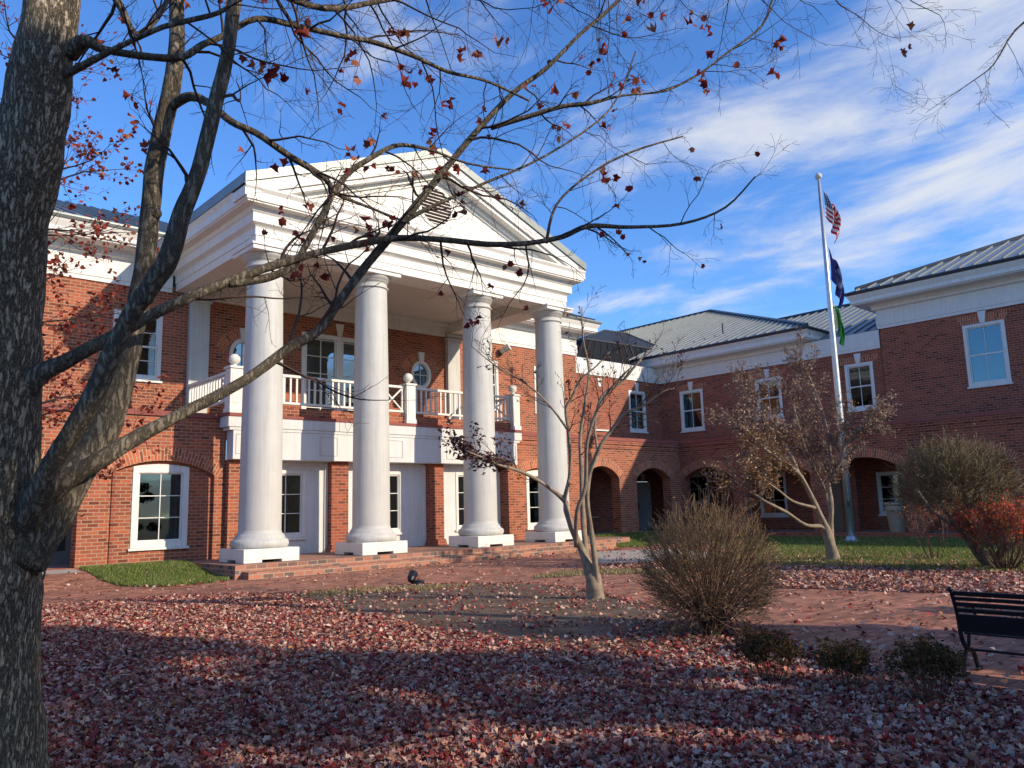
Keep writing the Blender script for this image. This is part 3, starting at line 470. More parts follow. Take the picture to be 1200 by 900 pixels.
DOORSTEP = [(3.6, 21.2), (5.35, 21.2), (5.35, 22.1), (3.6, 22.1)]
sheet('concrete_threshold', DOORSTEP, 0.006, MAT['concrete'])

def grass(name, mat, poly, dens, h, label):
    Q = sheetpts(poly, dens); Q = Q[visible(Q)]; n = len(Q)
    a = rng.uniform(0, 2*np.pi, n); hh = rng.uniform(h[0], h[1], n); lean = rng.normal(0, 0.35, (n, 2))*hh[:, None]
    z = ground_z(Q[:, 1])+0.005; wd = 0.008+0.006*rng.random(n)
    d = np.stack([np.cos(a), np.sin(a)], 1)*wd[:, None]
    V = np.zeros((n, 3, 3)); V[:, 0, :2] = Q-d; V[:, 1, :2] = Q+d; V[:, 2, :2] = Q+lean; V[:, 0, 2] = z; V[:, 1, 2] = z; V[:, 2, 2] = z+hh
    F = np.arange(n*3).reshape(-1, 3); UV = rng.random((n, 2))
    o = np_mesh(name, mat, V.reshape(-1, 3), F, UV); tag(o, label, 'grass', kind='stuff'); return o
grass('grass', MAT['grassblade'], [(a, min(b, 21.95)) for a, b in LEFTG], 2600, (0.04, 0.10), 'bright green grass patch below the arched window left of the steps')
grass('grass', MAT['grassblade'], LAWN, 420, (0.05, 0.11), 'green lawn between the flagpole and the arcade')
grass('grass', MAT['grassblade'], SMALLG, 900, (0.04, 0.09), 'small shaded grass patch in front of the arcade corner')
grass('grass', MAT['dryblade'], [(7.0, 13.9), (7.4, 14.15), (8.5, 13.95), (9.6, 13.3), (10.3, 12.5), (9.6, 12.2), (8.6, 12.9), (7.6, 12.9)], 700, (0.03, 0.07), 'dry straw-coloured grass at the far edge of the mulch')
grass('grass', MAT['dryblade'], STRIP, 900, (0.03, 0.07), 'strip of dry grass across the brick path')

def litter(name, poly, fn, size, label, shape=MAPLE_LEAF, tilt=0.4, curl=0.4, ur=None, maxd=1900, lift=0.012, zoff=0.03):
    Q = sheetpts(poly, maxd); Q = Q[visible(Q)]
    d = np.hypot(Q[:, 0], Q[:, 1]); keep = rng.random(len(Q)) < fn(Q, d)/maxd; Q = Q[keep]
    z = ground_z(Q[:, 1])+lift+rng.random(len(Q))*zoff
    o = leaves(name, MAT['fallen'], np.column_stack([Q, z]), size, shape, tilt, curl=curl, u=None if ur is None else np.clip(rng.normal(ur[0], ur[1], len(Q)), 0, 1)); tag(o, label, 'leaves', kind='stuff'); return o
def patchy(Q, s, seed):
    x, y = Q[:, 0], Q[:, 1]
    return 0.5+0.25*(np.sin(x*s+seed)*np.cos(y*s*1.3+seed*2)+np.sin(x*s*2.3-y*s*1.7+seed*3)*0.8+np.sin(y*s*3.9+x*s*1.1+seed)*0.5)
def mulch_f(Q):
    return inpoly(Q, MULCH)
def bedf(Q, d):
    base = np.where(d < 7.5, 1500, 720)*(0.75+0.5*patchy(Q, 1.3, 1))
    m = mulch_f(Q); edge = np.clip((Q[:, 1]-5.2)/2.0, 0, 1)
    base = np.where(m, 30+460*(1-edge)**2+190*patchy(Q, 2.3, 4)**2.5, base)
    # bare patches under the small shrubs
    bare = np.exp(-(((Q[:, 0]-5.7)/0.9)**2+((Q[:, 1]-2.4)/0.28)**2)); return base*(1-0.6*bare)
NEAR = [(-1.5, 9.5), (7.0, 8.0), (9.0, 5.0), (7.1, 2.9), (6.98, 2.3), (6.9, 1.0), (6.0, 0), (1, 1), (-1, 4)]
litter('fallen_leaves', LEAFBED, lambda Q, d: bedf(Q, d)*(d < 7.5), (0.028, 0.066), 'thick carpet of pinkish red fallen maple leaves in the foreground', tilt=0.42, curl=0.5)
litter('fallen_leaves', LEAFBED, lambda Q, d: bedf(Q, d)*(d >= 7.5), (0.042, 0.075), 'leaf carpet spreading back towards the brick path', shape=SIMPLE_LEAF, tilt=0.45)
litter('fallen_leaves', FARBED, lambda Q, d: np.where(Q[:, 0] < 18.2, 260, np.clip(230-(Q[:, 0]-18.2)*42, 10, 230))*(0.4+patchy(Q, 1.7, 3)), (0.06, 0.10), 'pale pink leaves scattered under the trees by the lawn', shape=SIMPLE_LEAF, maxd=420, tilt=0.5, ur=(0.6, 0.24))
def pavef(Q, d):
    ins = inpoly(Q, LEAFBED) | inpoly(Q, FARBED)
    right = np.clip((Q[:, 0]-Q[:, 1]*0.9)/8.0, 0, 1)
    # leaves drift along the bed edge
    e = np.clip(1-np.abs(Q[:, 0]-8.3-0.22*(Q[:, 1]-4))/1.6, 0, 1)*(Q[:, 1] < 9)
    return np.where(ins, 0, 6+patchy(Q, 2.9, 6)**3*60*(0.35+right)+95*e*patchy(Q, 3.1, 2)**2)
litter('fallen_leaves', [(-4, 0), (14.5, 0), (17, 12), (23, 18), (22, 19.5), (3, 21.5), (-6, 21)], pavef, (0.05, 0.085), 'loose leaves blown over the brick paving', shape=SIMPLE_LEAF, maxd=120, tilt=0.35)
litter('fallen_leaves', LEFTG+[(7.6, 17.9), (5.9, 17.9)], lambda Q, d: 60+0*d, (0.05, 0.09), 'leaves caught in the grass left of the steps', shape=SIMPLE_LEAF, maxd=160)
litter('fallen_leaves', [(9, 17.9), (21, 17.7), (23, 19.5), (21.7, 18.3), (9, 18.25)], lambda Q, d: 8+150*np.clip((Q[:, 0]-12)/7, 0, 1)*patchy(Q, 1.5, 8), (0.05, 0.09), 'leaves gathered against the brick steps', shape=SIMPLE_LEAF, maxd=180)
# ------------------------------------------------------------ the brick building
CX = 14.5; YL = 22.1; YM = 25.2; YK = 25.35; XL = 30.5; XR = 33.6; XE = 33.5; ZF = 0.3
BLD = empty('brick_building', (CX, YL, 0), 'two-storey red brick building with a white columned portico and an arcaded wing', 'building')
def arch(a0, a1, z0, zs, zc, n=14):
    hw = (a1-a0)/2; s = zc-zs; R = (hw*hw+s*s)/(2*s); c = (a0+a1)/2; zr = zc-R; th = math.asin(hw/R)
    pts = [(a0, z0), (a1, z0)]
    for k in range(n+1):
        t = th-2*th*k/n; pts.append((c+R*math.sin(t), zr+R*math.cos(t)))
    return pts, (c, zr, R, th)
def wall(name, mat, plane, const, outer, holes, depth, parent=None, inward=1, extra=None):
    """a wall facing -y ('y') or -x ('x') at 'const', real openings with reveals of 'depth'"""
    mb = MB()
    def P(a, z, t): return (a, const+t*inward, z) if plane == 'y' else (const+t*inward, a, z)
    rings = [outer]+holes; flat = [p for r_ in rings for p in r_]
    tri = tessellate_polygon([[Vector((a, z, 0)) for a, z in r_] for r_ in rings])
    i = len(mb.v); mb.v += [P(a, z, 0) for a, z in flat]
    want = Vector((0, -1, 0)) if plane == 'y' else Vector((-1, 0, 0))
    for t in tri:
        A, B, C_ = (Vector(mb.v[i+k]) for k in t)
        f = tuple(i+k for k in t)
        if (B-A).cross(C_-A).dot(want) < 0: f = f[::-1]
        mb.f.append(f); mb.mi.append(0)
    for ri, r_ in enumerate(rings):
        n = len(r_)
        for k in range(n):
            a, b = r_[k], r_[(k+1) % n]; mb.face([P(*a, 0), P(*b, 0), P(*b, depth), P(*a, depth)])
    return mb.build(name, mat, parent or BLD)
def rect(a0, a1, z0, z1): return [(a0, z0), (a1, z0), (a1, z1), (a0, z1)]
def archring(name, plane, const, info, thick, proud=0.006, ext=0.0):
    c, zr, R, th = info; mb = MB(); n = 24; th2 = th+ext
    def P(a, z, t): return (a, const-t, z) if plane == 'y' else (const-t, a, z)
    for k in range(n):
        t0 = -th2+2*th2*k/n; t1 = -th2+2*th2*(k+1)/n
        q = [(c+rr*math.sin(t), zr+rr*math.cos(t)) for rr, t in ((R, t0), (R, t1), (R+thick, t1), (R+thick, t0))]
        rm = R+thick/2
        uv = [(0.0, rm*t0), (0.0, rm*t1), (thick, rm*t1), (thick, rm*t0)]
        mb.face([P(a, z, proud) for a, z in (q if plane == 'y' else q[::-1])], uv if plane == 'y' else uv[::-1])
        # under edge and top edge
        mb.face([P(*q[0], proud), P(*q[1], proud), P(*q[1], -0.01), P(*q[0], -0.01)]); mb.face([P(*q[3], proud), P(*q[2], proud), P(*q[2], -0.01), P(*q[3], -0.01)])
    return mb.build(name, MAT['sill_brick'], BLD)
class Pl:
    """local frame on a wall: a along the wall, z up, t outwards"""
    def __init__(s, plane, const): s.p = plane; s.c = const
    def box(s, mb, a0, a1, z0, z1, t0, t1):
        if s.p == 'y': mb.box(a0, a1, s.c-t1, s.c-t0, z0, z1)
        else: mb.box(s.c-t1, s.c-t0, a0, a1, z0, z1)
    def prism(s, mb, pts, t0, t1): mb.prism(pts, s.p, s.c-t0, s.c-t1)
def window(plane, const, a0, a1, z0, z1, cols, rows, keystone=False, inset=0.05, hi=False, curtain=None, trim=0.12, sash=True, archtop=0, blind=None, label=None, sill=True, kh=0.42):
    """frame, panes with bars, sill, keystone; const = plane of the wall round it"""
    w_ = empty('window', (0, 0, 0), None, None); w_.parent = BLD
    w_.location = (((a0+a1)/2, const, z0) if plane == 'y' else (const, (a0+a1)/2, z0)); w_.location -= BLD.location
    if label: w_['label'] = label
    F = Pl(plane, const); mb = MB()
    top = z1
    F.box(mb, a0, a0+trim, z0, top, -0.12, 0.03); F.box(mb, a1-trim, a1, z0, top, -0.12, 0.03)
    F.box(mb, a0+trim, a1-trim, z0, z0+trim, -0.12, 0.027)
    if archtop:
        pts, _ = arch(a0, a1, top-trim, top, top+archtop, 10); F.prism(mb, [(a, max(z, top-trim)) for a, z in pts], -0.12, 0.032)
        # inner step of the arched head
        F.box(mb, a0+trim*0.5, a1-trim*0.5, top-trim*1.15, top-trim*1.0, -0.12, 0.02)
    else: F.box(mb, a0+trim, a1-trim, top-trim, top, -0.12, 0.027)
    ins = 0.045; b0, b1, c0, c1 = a0+trim, a1-trim, z0+trim, top-trim
    for x0, x1, y0, y1 in ((b0, b0+ins, c0, c1), (b1-ins, b1, c0, c1), (b0+ins, b1-ins, c0, c0+ins), (b0+ins, b1-ins, c1-ins, c1)): F.box(mb, x0, x1, y0, y1, -0.11, -0.02)
    mb.build('frame', MAT['white'], w_, bevel=0.008)
    b0 += ins; b1 -= ins; c0 += ins; c1 -= ins
    g = MB(); bw = 0.022
    for k in range(1, cols): x = b0+(b1-b0)*k/cols; F.box(g, x-bw/2, x+bw/2, c0, c1, -0.08, -0.035)
    for k in range(1, rows):
        z = c0+(c1-c0)*k/rows; hw_ = (0.028 if sash and k*2 == rows else bw/2); F.box(g, b0, b1, z-hw_, z+hw_, -0.078, -0.033)
    if cols > 1 or rows > 1: g.build('glazing_bars', MAT['white'], w_)
    p = MB(); F.box(p, b0, b1, c0, c1, -0.07, -0.06); p.build('pane', MAT['glass_hi' if hi else 'glass'], w_)
    # the room behind, unlit
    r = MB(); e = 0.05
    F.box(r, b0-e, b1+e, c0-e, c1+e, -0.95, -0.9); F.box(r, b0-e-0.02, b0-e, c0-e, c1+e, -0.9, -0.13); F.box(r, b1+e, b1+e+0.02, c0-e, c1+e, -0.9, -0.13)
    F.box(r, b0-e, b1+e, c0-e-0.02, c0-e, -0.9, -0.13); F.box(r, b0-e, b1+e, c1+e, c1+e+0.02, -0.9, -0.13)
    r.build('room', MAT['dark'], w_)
    if curtain:
        q = MB(); s0, s1 = b0+(b1-b0)*curtain[0], b0+(b1-b0)*curtain[1]; n = 14
        for k in range(n):
            x0 = s0+(s1-s0)*k/n; x1 = s0+(s1-s0)*(k+1)/n; d0 = -0.2-0.03*(k % 2); F.box(q, x0, x1, c0, c1, d0-0.02, d0)
        q.build('curtain', MAT['curtain'], w_)
    if blind:
        q = MB(); n = 16
        zt = c1; zb = c1-(c1-c0)*blind
        for k in range(n):
            z = zb+(zt-zb)*k/n; F.box(q, b0, b1, z, z+(zt-zb)/n*0.82, -0.17-0.012*(k % 2), -0.155)
        q.build('blind', MAT['blind'], w_)
    if sill:
        q = MB(); F.box(q, a0-0.05, a1+0.05, z0-0.07, z0-0.003, -0.05, 0.075); q.build('sill', MAT['white'], w_, bevel=0.008)
    if keystone:
        q = MB(); c = (a0+a1)/2; F.prism(q, [(c-0.085, top+0.003), (c+0.085, top+0.003), (c+0.15, top+kh), (c-0.15, top+kh)], -0.03, 0.05); q.build('keystone', MAT['white'], w_, bevel=0.006)
    return w_
def whole(a0, a1, z0, z1, e=0.012): return rect(a0+e, a1-e, z0+e, z1-e)
def sweep(mb, path, prof, closed_prof=True):
    """profile [(outward, z)] swept along a plan path whose outward side is on the right-hand... computed from left normal"""
    n = len(path); nor = []
    for k in range(n):
        ds = []
        if k > 0: d = Vector(path[k])-Vector(path[k-1]); ds.append(Vector((d.y, -d.x)).normalized())
        if k < n-1: d = Vector(path[k+1])-Vector(path[k]); ds.append(Vector((d.y, -d.x)).normalized())
        if len(ds) == 1: nor.append(ds[0])
        else: m = (ds[0]+ds[1]); m = m/m.dot(ds[0]); nor.append(m)
    i0 = len(mb.v); m = len(prof)
    for k in range(n):
        for o, z in prof: mb.v.append((path[k][0]+nor[k].x*o, path[k][1]+nor[k].y*o, z))
    for k in range(n-1):
        for j in range(m):
            a = i0+k*m+j; b = i0+k*m+(j+1) % m; mb.f.append((a, b, b+m, a+m)); mb.mi.append(mb.cur)
    mb.f.append(tuple(i0+j for j in range(m-1, -1, -1))); mb.f.append(tuple(i0+(n-1)*m+j for j in range(m))); mb.mi += [mb.cur]*2

# --- lower storey, front (y = 22.1)
FL = 0.30
openL, infoL = arch(2.3, 5.4, 0.32, 2.65, 3.0)
recL, irecL = arch(6.05, 8.81, -0.2, 2.62, 3.0); recR, irecR = arch(2*CX-8.81, 2*CX-6.05, -0.2, 2.62, 3.0)
ar1, ia1 = arch(24.0, 26.15, 0.30, 2.62, 3.12); ar2, ia2 = arch(27.3, 29.72, 0.30, 2.62, 3.08)
ar0, ia0 = arch(-1.6, 1.5, 0.32, 2.65, 3.0)
wall('lower_wall', MAT['brick'], 'y', YL, rect(-12, 9.12, -0.4, 4.2), [ar0, openL, recL], 0.45)
wall('lower_wall', MAT['brick'], 'y', YL, rect(19.88, XL, -0.4, 4.2), [recR, ar1, ar2], 0.45)
for inf in (ia0, infoL, irecL, irecR, ia1, ia2): archring('arch_ring', 'y', YL, inf, 0.36, ext=0.03)
# brick infill set back inside the two blind arches, with an arch-headed window each
for x0, x1, w0, w1 in ((5.9, 8.95, 6.70, 8.16), (20.05, 23.1, 20.84, 22.30)):
    wall('arch_infill', MAT['brick'], 'y', YL+0.14, rect(x0, x1, -0.4, 3.15), [rect(w0+0.02, w1-0.02, 0.74, 2.80)], 0.3)
    window('y', YL+0.14, w0, w1, 0.72, 2.84, 2, 3, archtop=0.07, trim=0.15, sash=False, curtain=(0.93, 1.0) if x0 < 10 else None, sill=True)
# piers and white bays beneath the balcony
for x0, x1 in ((9.125, 9.6), (12.35, 12.94), (16.06, 16.65), (19.4, 19.875)):
    mb = MB(); mb.box(x0, x1, 21.88, 22.3, 0.2, 3.05)
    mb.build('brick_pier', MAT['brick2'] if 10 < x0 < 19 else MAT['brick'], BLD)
    mb = MB(); mb.prism([(x0-0.07, 0.325), (x1+0.07, 0.325), (x1+0.004, 0.52), (x0-0.004, 0.52)], 'y', 21.80, 22.1); mb.build('pier_foot', MAT['brick2'], BLD)
for x0, x1, c in ((9.6, 12.35, 11.0), (12.94, 16.06, 14.5), (16.65, 19.4, 18.0)):
    wall('white_bay', MAT['stucco'], 'y', 22.16, rect(x0, x1, 0.2, 3.2), [rect(c-0.5, c+0.5, 0.86, 2.72)], 0.12)
    window('y', 22.16, c-0.62, c+0.62, 0.80, 2.78, 2, 3, trim=0.10, sash=False, sill=True, curtain=(0.0, 0.16))
    for a, b in ((x0+0.003, x0+0.10), (x1-0.10, x1-0.003)):
        mb = MB(); mb.box(a, b, 22.10, 22.158, 0.325, 3.0); mb.build('pilaster_strip', MAT['white'], BLD)
# balcony
BAL = empty('balcony', (CX, 21.6, 3.0), None, None); BAL.parent = BLD; BAL.location -= BLD.location
mb = MB(); mb.box(9.12, 19.88, 21.63, 22.09, 3.05, 3.86); mb.build('fascia', MAT['stucco'], BAL, bevel=0.01)
mb = MB(); mb.box(9.0, 20.0, 21.61, 22.085, 3.862, 3.95); mb.box(8.91, 20.09, 21.58, 22.08, 3.95, 4.25); mb.build('slab_edge', MAT['stucco'], BAL, bevel=0.01)
for c in (9.5, 12.1, 14.5, 16.9, 19.5):
    for a, b in ((c-0.3, c+0.3),):
        mb = MB(); mb.box(a, b, 21.615, 21.632, 3.2, 3.215); mb.box(a, b, 21.615, 21.632, 3.75, 3.765); mb.box(a, a+0.014, 21.614, 21.631, 3.215, 3.75); mb.box(b-0.014, b, 21.614, 21.631, 3.215, 3.75); mb.build('panel_moulding', MAT['column'], BAL)
mb = MB(); mb.box(8.86, 20.14, 21.55, 22.2, 4.25, 4.335); mb.build('red_coping', MAT['band'], BAL)
mb = MB(); mb.box(9.3, 19.7, 21.72, 21.95, 4.337, 4.60); mb.build('brick_curb', MAT['brick'], BAL)
mb = MB(); mb.box(8.92, 20.08, 21.95, YM, 4.2, 4.334); mb.build('deck', MAT['concrete'], BAL)
def post(x, y):
    mb = MB(); mb.box(x-0.18, x+0.18, y-0.18, y+0.18, 4.337, 5.66); mb.box(x-0.21, x+0.21, y-0.21, y+0.21, 4.337, 4.48); mb.box(x-0.22, x+0.22, y-0.22, y+0.22, 5.61, 5.68)
    for s in (-1, 1): mb.box(x-0.12, x+0.12, y+s*0.17-0.02, y+s*0.17+0.02, 4.62, 5.5)
    o = mb.build('post', MAT['white'], BAL, bevel=0.01)
    mb = MB(); r = 0.16; mb.lathe((x, y, 5.68), [(0.09, 0), (0.06, 0.05)]+[(r*math.sin(math.pi*(0.12+0.88*k/14)), 0.05+r-r*math.cos(math.pi*(0.12+0.88*k/14))) for k in range(15)], 24)
    mb.build('ball_finial', MAT['white'], BAL, smooth=True)
for x in (9.15, 13.82, 15.12, 19.85): post(x, 21.76)
def rail(p, q, xpan=()):
    mb = MB(); p = Vector(p); q = Vector(q); d = (q-p); Ln = d.length; d.normalize()
    mb.bar((*p, 5.555), (*q, 5.555), 0.12, 0.075); mb.bar((*p, 4.74), (*q, 4.74), 0.10, 0.065)
    n = max(1, round(Ln/0.205)); 
    for k in range(n):
        t = (k+0.5)*Ln/n
        if any(a < t < b for a, b in xpan): continue
        c = p+d*t; mb.bar((c.x, c.y, 4.77), (c.x, c.y, 5.52), 0.055, 0.055)
    for a, b in xpan:
        A = p+d*a; B = p+d*b; mb.bar((A.x, A.y, 4.77), (B.x, B.y, 5.52), 0.05, 0.05); mb.bar((A.x, A.y-0.004, 5.52), (B.x, B.y-0.004, 4.77), 0.05, 0.045)
        for T in (A, B): mb.bar((T.x, T.y, 4.77), (T.x, T.y, 5.52), 0.06, 0.06)
    mb.build('railing', MAT['white'], BAL)
rail((9.37, 21.76), (13.6, 21.76), ((0.03, 1.25),)); rail((14.04, 21.76), (14.9, 21.76), ((0.03, 0.83),)); rail((15.34, 21.76), (19.63, 21.76), ((3.05, 4.26),))
rail((9.12, 21.98), (9.12, YM-0.08)); rail((19.88, 21.98), (19.88, YM-0.08))
# band courses and flat roof over the lower storey
mb = MB(); sweep(mb, [(-12, YL), (8.9, YL)], [(-0.05, 4.2), (0.07, 4.2), (0.07, 4.335), (-0.05, 4.335)]); mb.build('band_course', MAT['band'], BLD)
mb = MB(); sweep(mb, [(20.1, YL), (XL, YL), (XL, -13)], [(-0.05, 4.2), (0.08, 4.2), (0.08, 4.335), (-0.05, 4.335)]); mb.build('band_course', MAT['band'], BLD)
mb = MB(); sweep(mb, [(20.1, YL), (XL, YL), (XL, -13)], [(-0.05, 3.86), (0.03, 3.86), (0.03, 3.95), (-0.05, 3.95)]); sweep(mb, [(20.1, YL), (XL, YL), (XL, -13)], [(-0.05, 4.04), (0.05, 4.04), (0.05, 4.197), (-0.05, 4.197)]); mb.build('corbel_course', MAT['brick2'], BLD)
mb = MB(); mb.box(-12, 8.9, YL+0.05, YM+0.2, 4.1, 4.3); mb.box(20.1, XR+0.2, YL+0.05, YK+0.1, 4.1, 4.3); mb.box(XL+0.05, XR+0.2, -13, YL+0.05, 4.1, 4.3); mb.box(8.9, 20.1, 22.2, YM, 3.9, 4.1); mb.build('terrace_roof', MAT['concrete'], BLD)
# --- arcade of the right wing (x = 30.5)
AR = [(19.4, 21.95), (15.82, 18.8), (12.2, 15.2), (8.6, 11.6), (5.0, 8.0), (1.4, 4.4), (-2.2, 0.8), (-5.8, -2.8)]
hl = []
for a0, a1 in AR:
    zt = 0.22 if a0 > 12 else 0.2
    h_, inf = arch(a0, a1, zt, 2.6, 3.06); hl.append(h_); archring('arch_ring', 'x', XL, inf, 0.36, ext=0.03)
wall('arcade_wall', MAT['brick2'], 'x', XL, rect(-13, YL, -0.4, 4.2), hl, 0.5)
for q in ((XL+0.02, XR, -13, YK, 0.05, 0.2), (23.3, XL+0.02, YL+0.05, YK, 0.1, 0.285), (-12, 6.2, YL+0.05, 24.4, 0.1, 0.31)): mb = MB(); mb.box(*q); mb.build('loggia_floor', MAT['concrete'], BLD)
mb = MB(); mb.box(XL+0.5, XR, -13, YK, 3.5, 3.6); mb.box(23.3, XL+0.5, YL+0.45, YK, 3.5, 3.6); mb.box(-12, 6.2, YL+0.45, 24.4, 3.5, 3.6); mb.build('loggia_ceiling', MAT['stucco'], BLD)
# loggia back walls
LW = [(22.70, 24.02, 1.45, 2.90), (18.60, 19.95, 0.80, 2.80), (13.25, 14.50, 0.82, 2.55), (9.2, 10.6, 0.8, 2.8), (5.6, 7.0, 0.8, 2.8), (2.0, 3.4, 0.8, 2.8)]
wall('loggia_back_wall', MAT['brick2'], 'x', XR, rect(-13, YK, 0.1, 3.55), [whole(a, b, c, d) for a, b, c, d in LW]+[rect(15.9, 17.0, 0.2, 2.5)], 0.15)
for i, (a, b, c, d) in enumerate(LW): window('x', XR, a, b, c, d, 2, 3 if i else 2, keystone=(i == 0), trim=0.1, sash=False, kh=0.3, curtain=(0.75, 1.0) if i == 0 else None)
wall('loggia_back_wall', MAT['brick2'], 'y', YK, rect(23.3, XR, 0.1, 3.55), [rect(31.25, 32.35, 0.285, 2.62)], 0.15)
wall('loggia_back_wall', MAT['brick'], 'y', 24.4, rect(-12, 6.2, 0.1, 3.55), [rect(5.1, 6.05, 0.31, 2.6)], 0.15)
mb = MB(); mb.box(6.2, 6.3, YL+0.1, 24.5, 0.1, 3.6); mb.box(23.2, 23.3, YL+0.1, YK, 0.1, 3.6); mb.build('loggia_end_wall', MAT['brick2'], BLD)
def door(plane, const, a0, a1, z0, z1, mat, glassy=False, label=None, hinge_hi=True, panels=True):
    d = empty('door', (0, 0, 0), None, None); d.parent = BLD; d.location = (((a0+a1)/2, const, z0) if plane == 'y' else (const, (a0+a1)/2, z0)); d.location -= BLD.location
    if label: d['label'] = label
    F = Pl(plane, const); mb = MB(); F.box(mb, a0+0.06, a1-0.06, z0+0.01, z1-0.06, -0.12, -0.06)
    if panels:
        for zz_ in (0.25, 0.9, 1.5):
            for s in (0.15, (a1-a0)/2+0.05): F.box(mb, a0+s, a0+s+(a1-a0)/2-0.2, z0+zz_, z0+zz_+0.5, -0.07, -0.05)
    mb.build('leaf', mat, d, bevel=0.006)
    mb = MB(); F.box(mb, a0, a0+0.06, z0, z1, -0.13, 0.02); F.box(mb, a1-0.06, a1, z0, z1, -0.13, 0.02); F.box(mb, a0+0.06, a1-0.06, z1-0.06, z1, -0.13, 0.02); mb.build('frame', mat if glassy else MAT['white'], d)
    if glassy:
        mb = MB(); F.box(mb, (a0+a1)/2-0.14, (a0+a1)/2+0.14, z0+0.35, z1-0.35, -0.07, -0.052); mb.build('pane', MAT['glass'], d)
    mb = MB(); hx = a0+0.14
    if glassy: hx = a1-0.16
    F.box(mb, hx, hx+0.05, z0+0.95, z0+1.25, -0.06, -0.02); F.box(mb, hx-0.1, hx+0.05, z0+1.08, z0+1.12, -0.03, 0.0); mb.build('handle', MAT['black'], d)
    mb = MB()
    for q in (0.3, (z1-z0)/2, z1-z0-0.35): F.box(mb, a1-0.09, a1-0.05, z0+q, z0+q+0.11, -0.055, -0.03)
    mb.build('hinge', MAT['black'], d)
door('y', YK, 31.25, 32.35, 0.30, 2.60, MAT['door'], label='pale blue-grey door in the shaded arcade corner')
door('y', 24.4, 5.1, 6.05, 0.315, 2.6, MAT['greydoor'], glassy=True, panels=False, label='grey door with a narrow pane in the left archway')
door('x', XR, 15.9, 17.0, 0.21, 2.5, MAT['greydoor'], panels=False)
q = MB(); Pl('y', YK).prism(q, [(31.72, 2.66), (31.88, 2.66), (31.94, 2.98), (31.66, 2.98)], -0.02, 0.04); q.build('keystone', MAT['white'], BLD)
mb = MB(); mb.box(XR-0.08, XR-0.02, 15.38, 15.44, 0.9, 2.6); mb.build('downpipe', MAT['white'], BLD)
mb = MB(); mb.box(XL+1.6, XL+2.1, 14.7, 15.35, 0.2, 3.5); mb.build('inner_pier', MAT['brick2'], BLD)

# --- upper walls
UW = [(3.2, 4.72, 5.65, 7.73), (6.84, 8.26, 5.65, 7.73), (20.74, 22.16, 5.65, 7.73), (24.3, 25.7, 5.65, 7.73), (-1.5, 0.0, 5.65, 7.73)]
def ell(c, zc, rx, rz, n=28): return [(c+rx*math.cos(2*math.pi*k/n), zc+rz*math.sin(2*math.pi*k/n)) for k in range(n)]
wall('upper_wall', MAT['brick'], 'y', YM, rect(-12, 27.05, 4.1, 8.7), [whole(*u) for u in UW]+[ell(CX-3.62, 6.76, 0.44, 0.53), ell(CX+3.62, 6.76, 0.44, 0.53), whole(13.0, 16.0, 4.5, 7.84)], 0.12)
for i, u in enumerate(UW): window('y', YM, *u, 2, 4 if i != 1 else 4, keystone=(9 < u[0] or u[0] < 5 or True), hi=False, blind=0.5 if i == 3 else None)
# french doors
mb = MB(); F = Pl('y', YM)
FD = empty('french_window', (CX, YM, 4.5), None, None); FD.parent = BLD; FD.location -= BLD.location
for a, b in ((13.0, 13.16), (15.84, 16.0), (14.38, 14.62)): F.box(mb, a, b, 4.5, 7.68, -0.1, 0.035)
F.box(mb, 13.0, 16.0, 7.68, 7.84, -0.1, 0.037); mb.build('frame', MAT['white'], FD, bevel=0.01)
mb = MB(); gl = MB()
for a, b in ((13.16, 14.38), (14.62, 15.84)):
    F.box(mb, a, a+0.06, 4.5, 7.68, -0.09, -0.02); F.box(mb, b-0.06, b, 4.5, 7.68, -0.09, -0.02)
    F.box(mb, (a+b)/2-0.014, (a+b)/2+0.014, 4.6, 7.62, -0.08, -0.03)
    for k in range(0, 6): z = 4.56+k*(7.64-4.56)/5; F.box(mb, a+0.06, b-0.06, z-0.014, z+0.014, -0.079, -0.029)
    F.box(gl, a+0.06, b-0.06, 4.55, 7.66, -0.065, -0.055)
mb.build('glazing_bars', MAT['white'], FD); gl.build('pane', MAT['glass_hi'], FD)
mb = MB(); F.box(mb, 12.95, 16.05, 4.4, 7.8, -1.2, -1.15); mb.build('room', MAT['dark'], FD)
mb = MB(); F.prism(mb, [(14.42, 7.85), (14.58, 7.85), (14.66, 8.3), (14.34, 8.3)], -0.02, 0.05); mb.build('keystone', MAT['white'], FD)
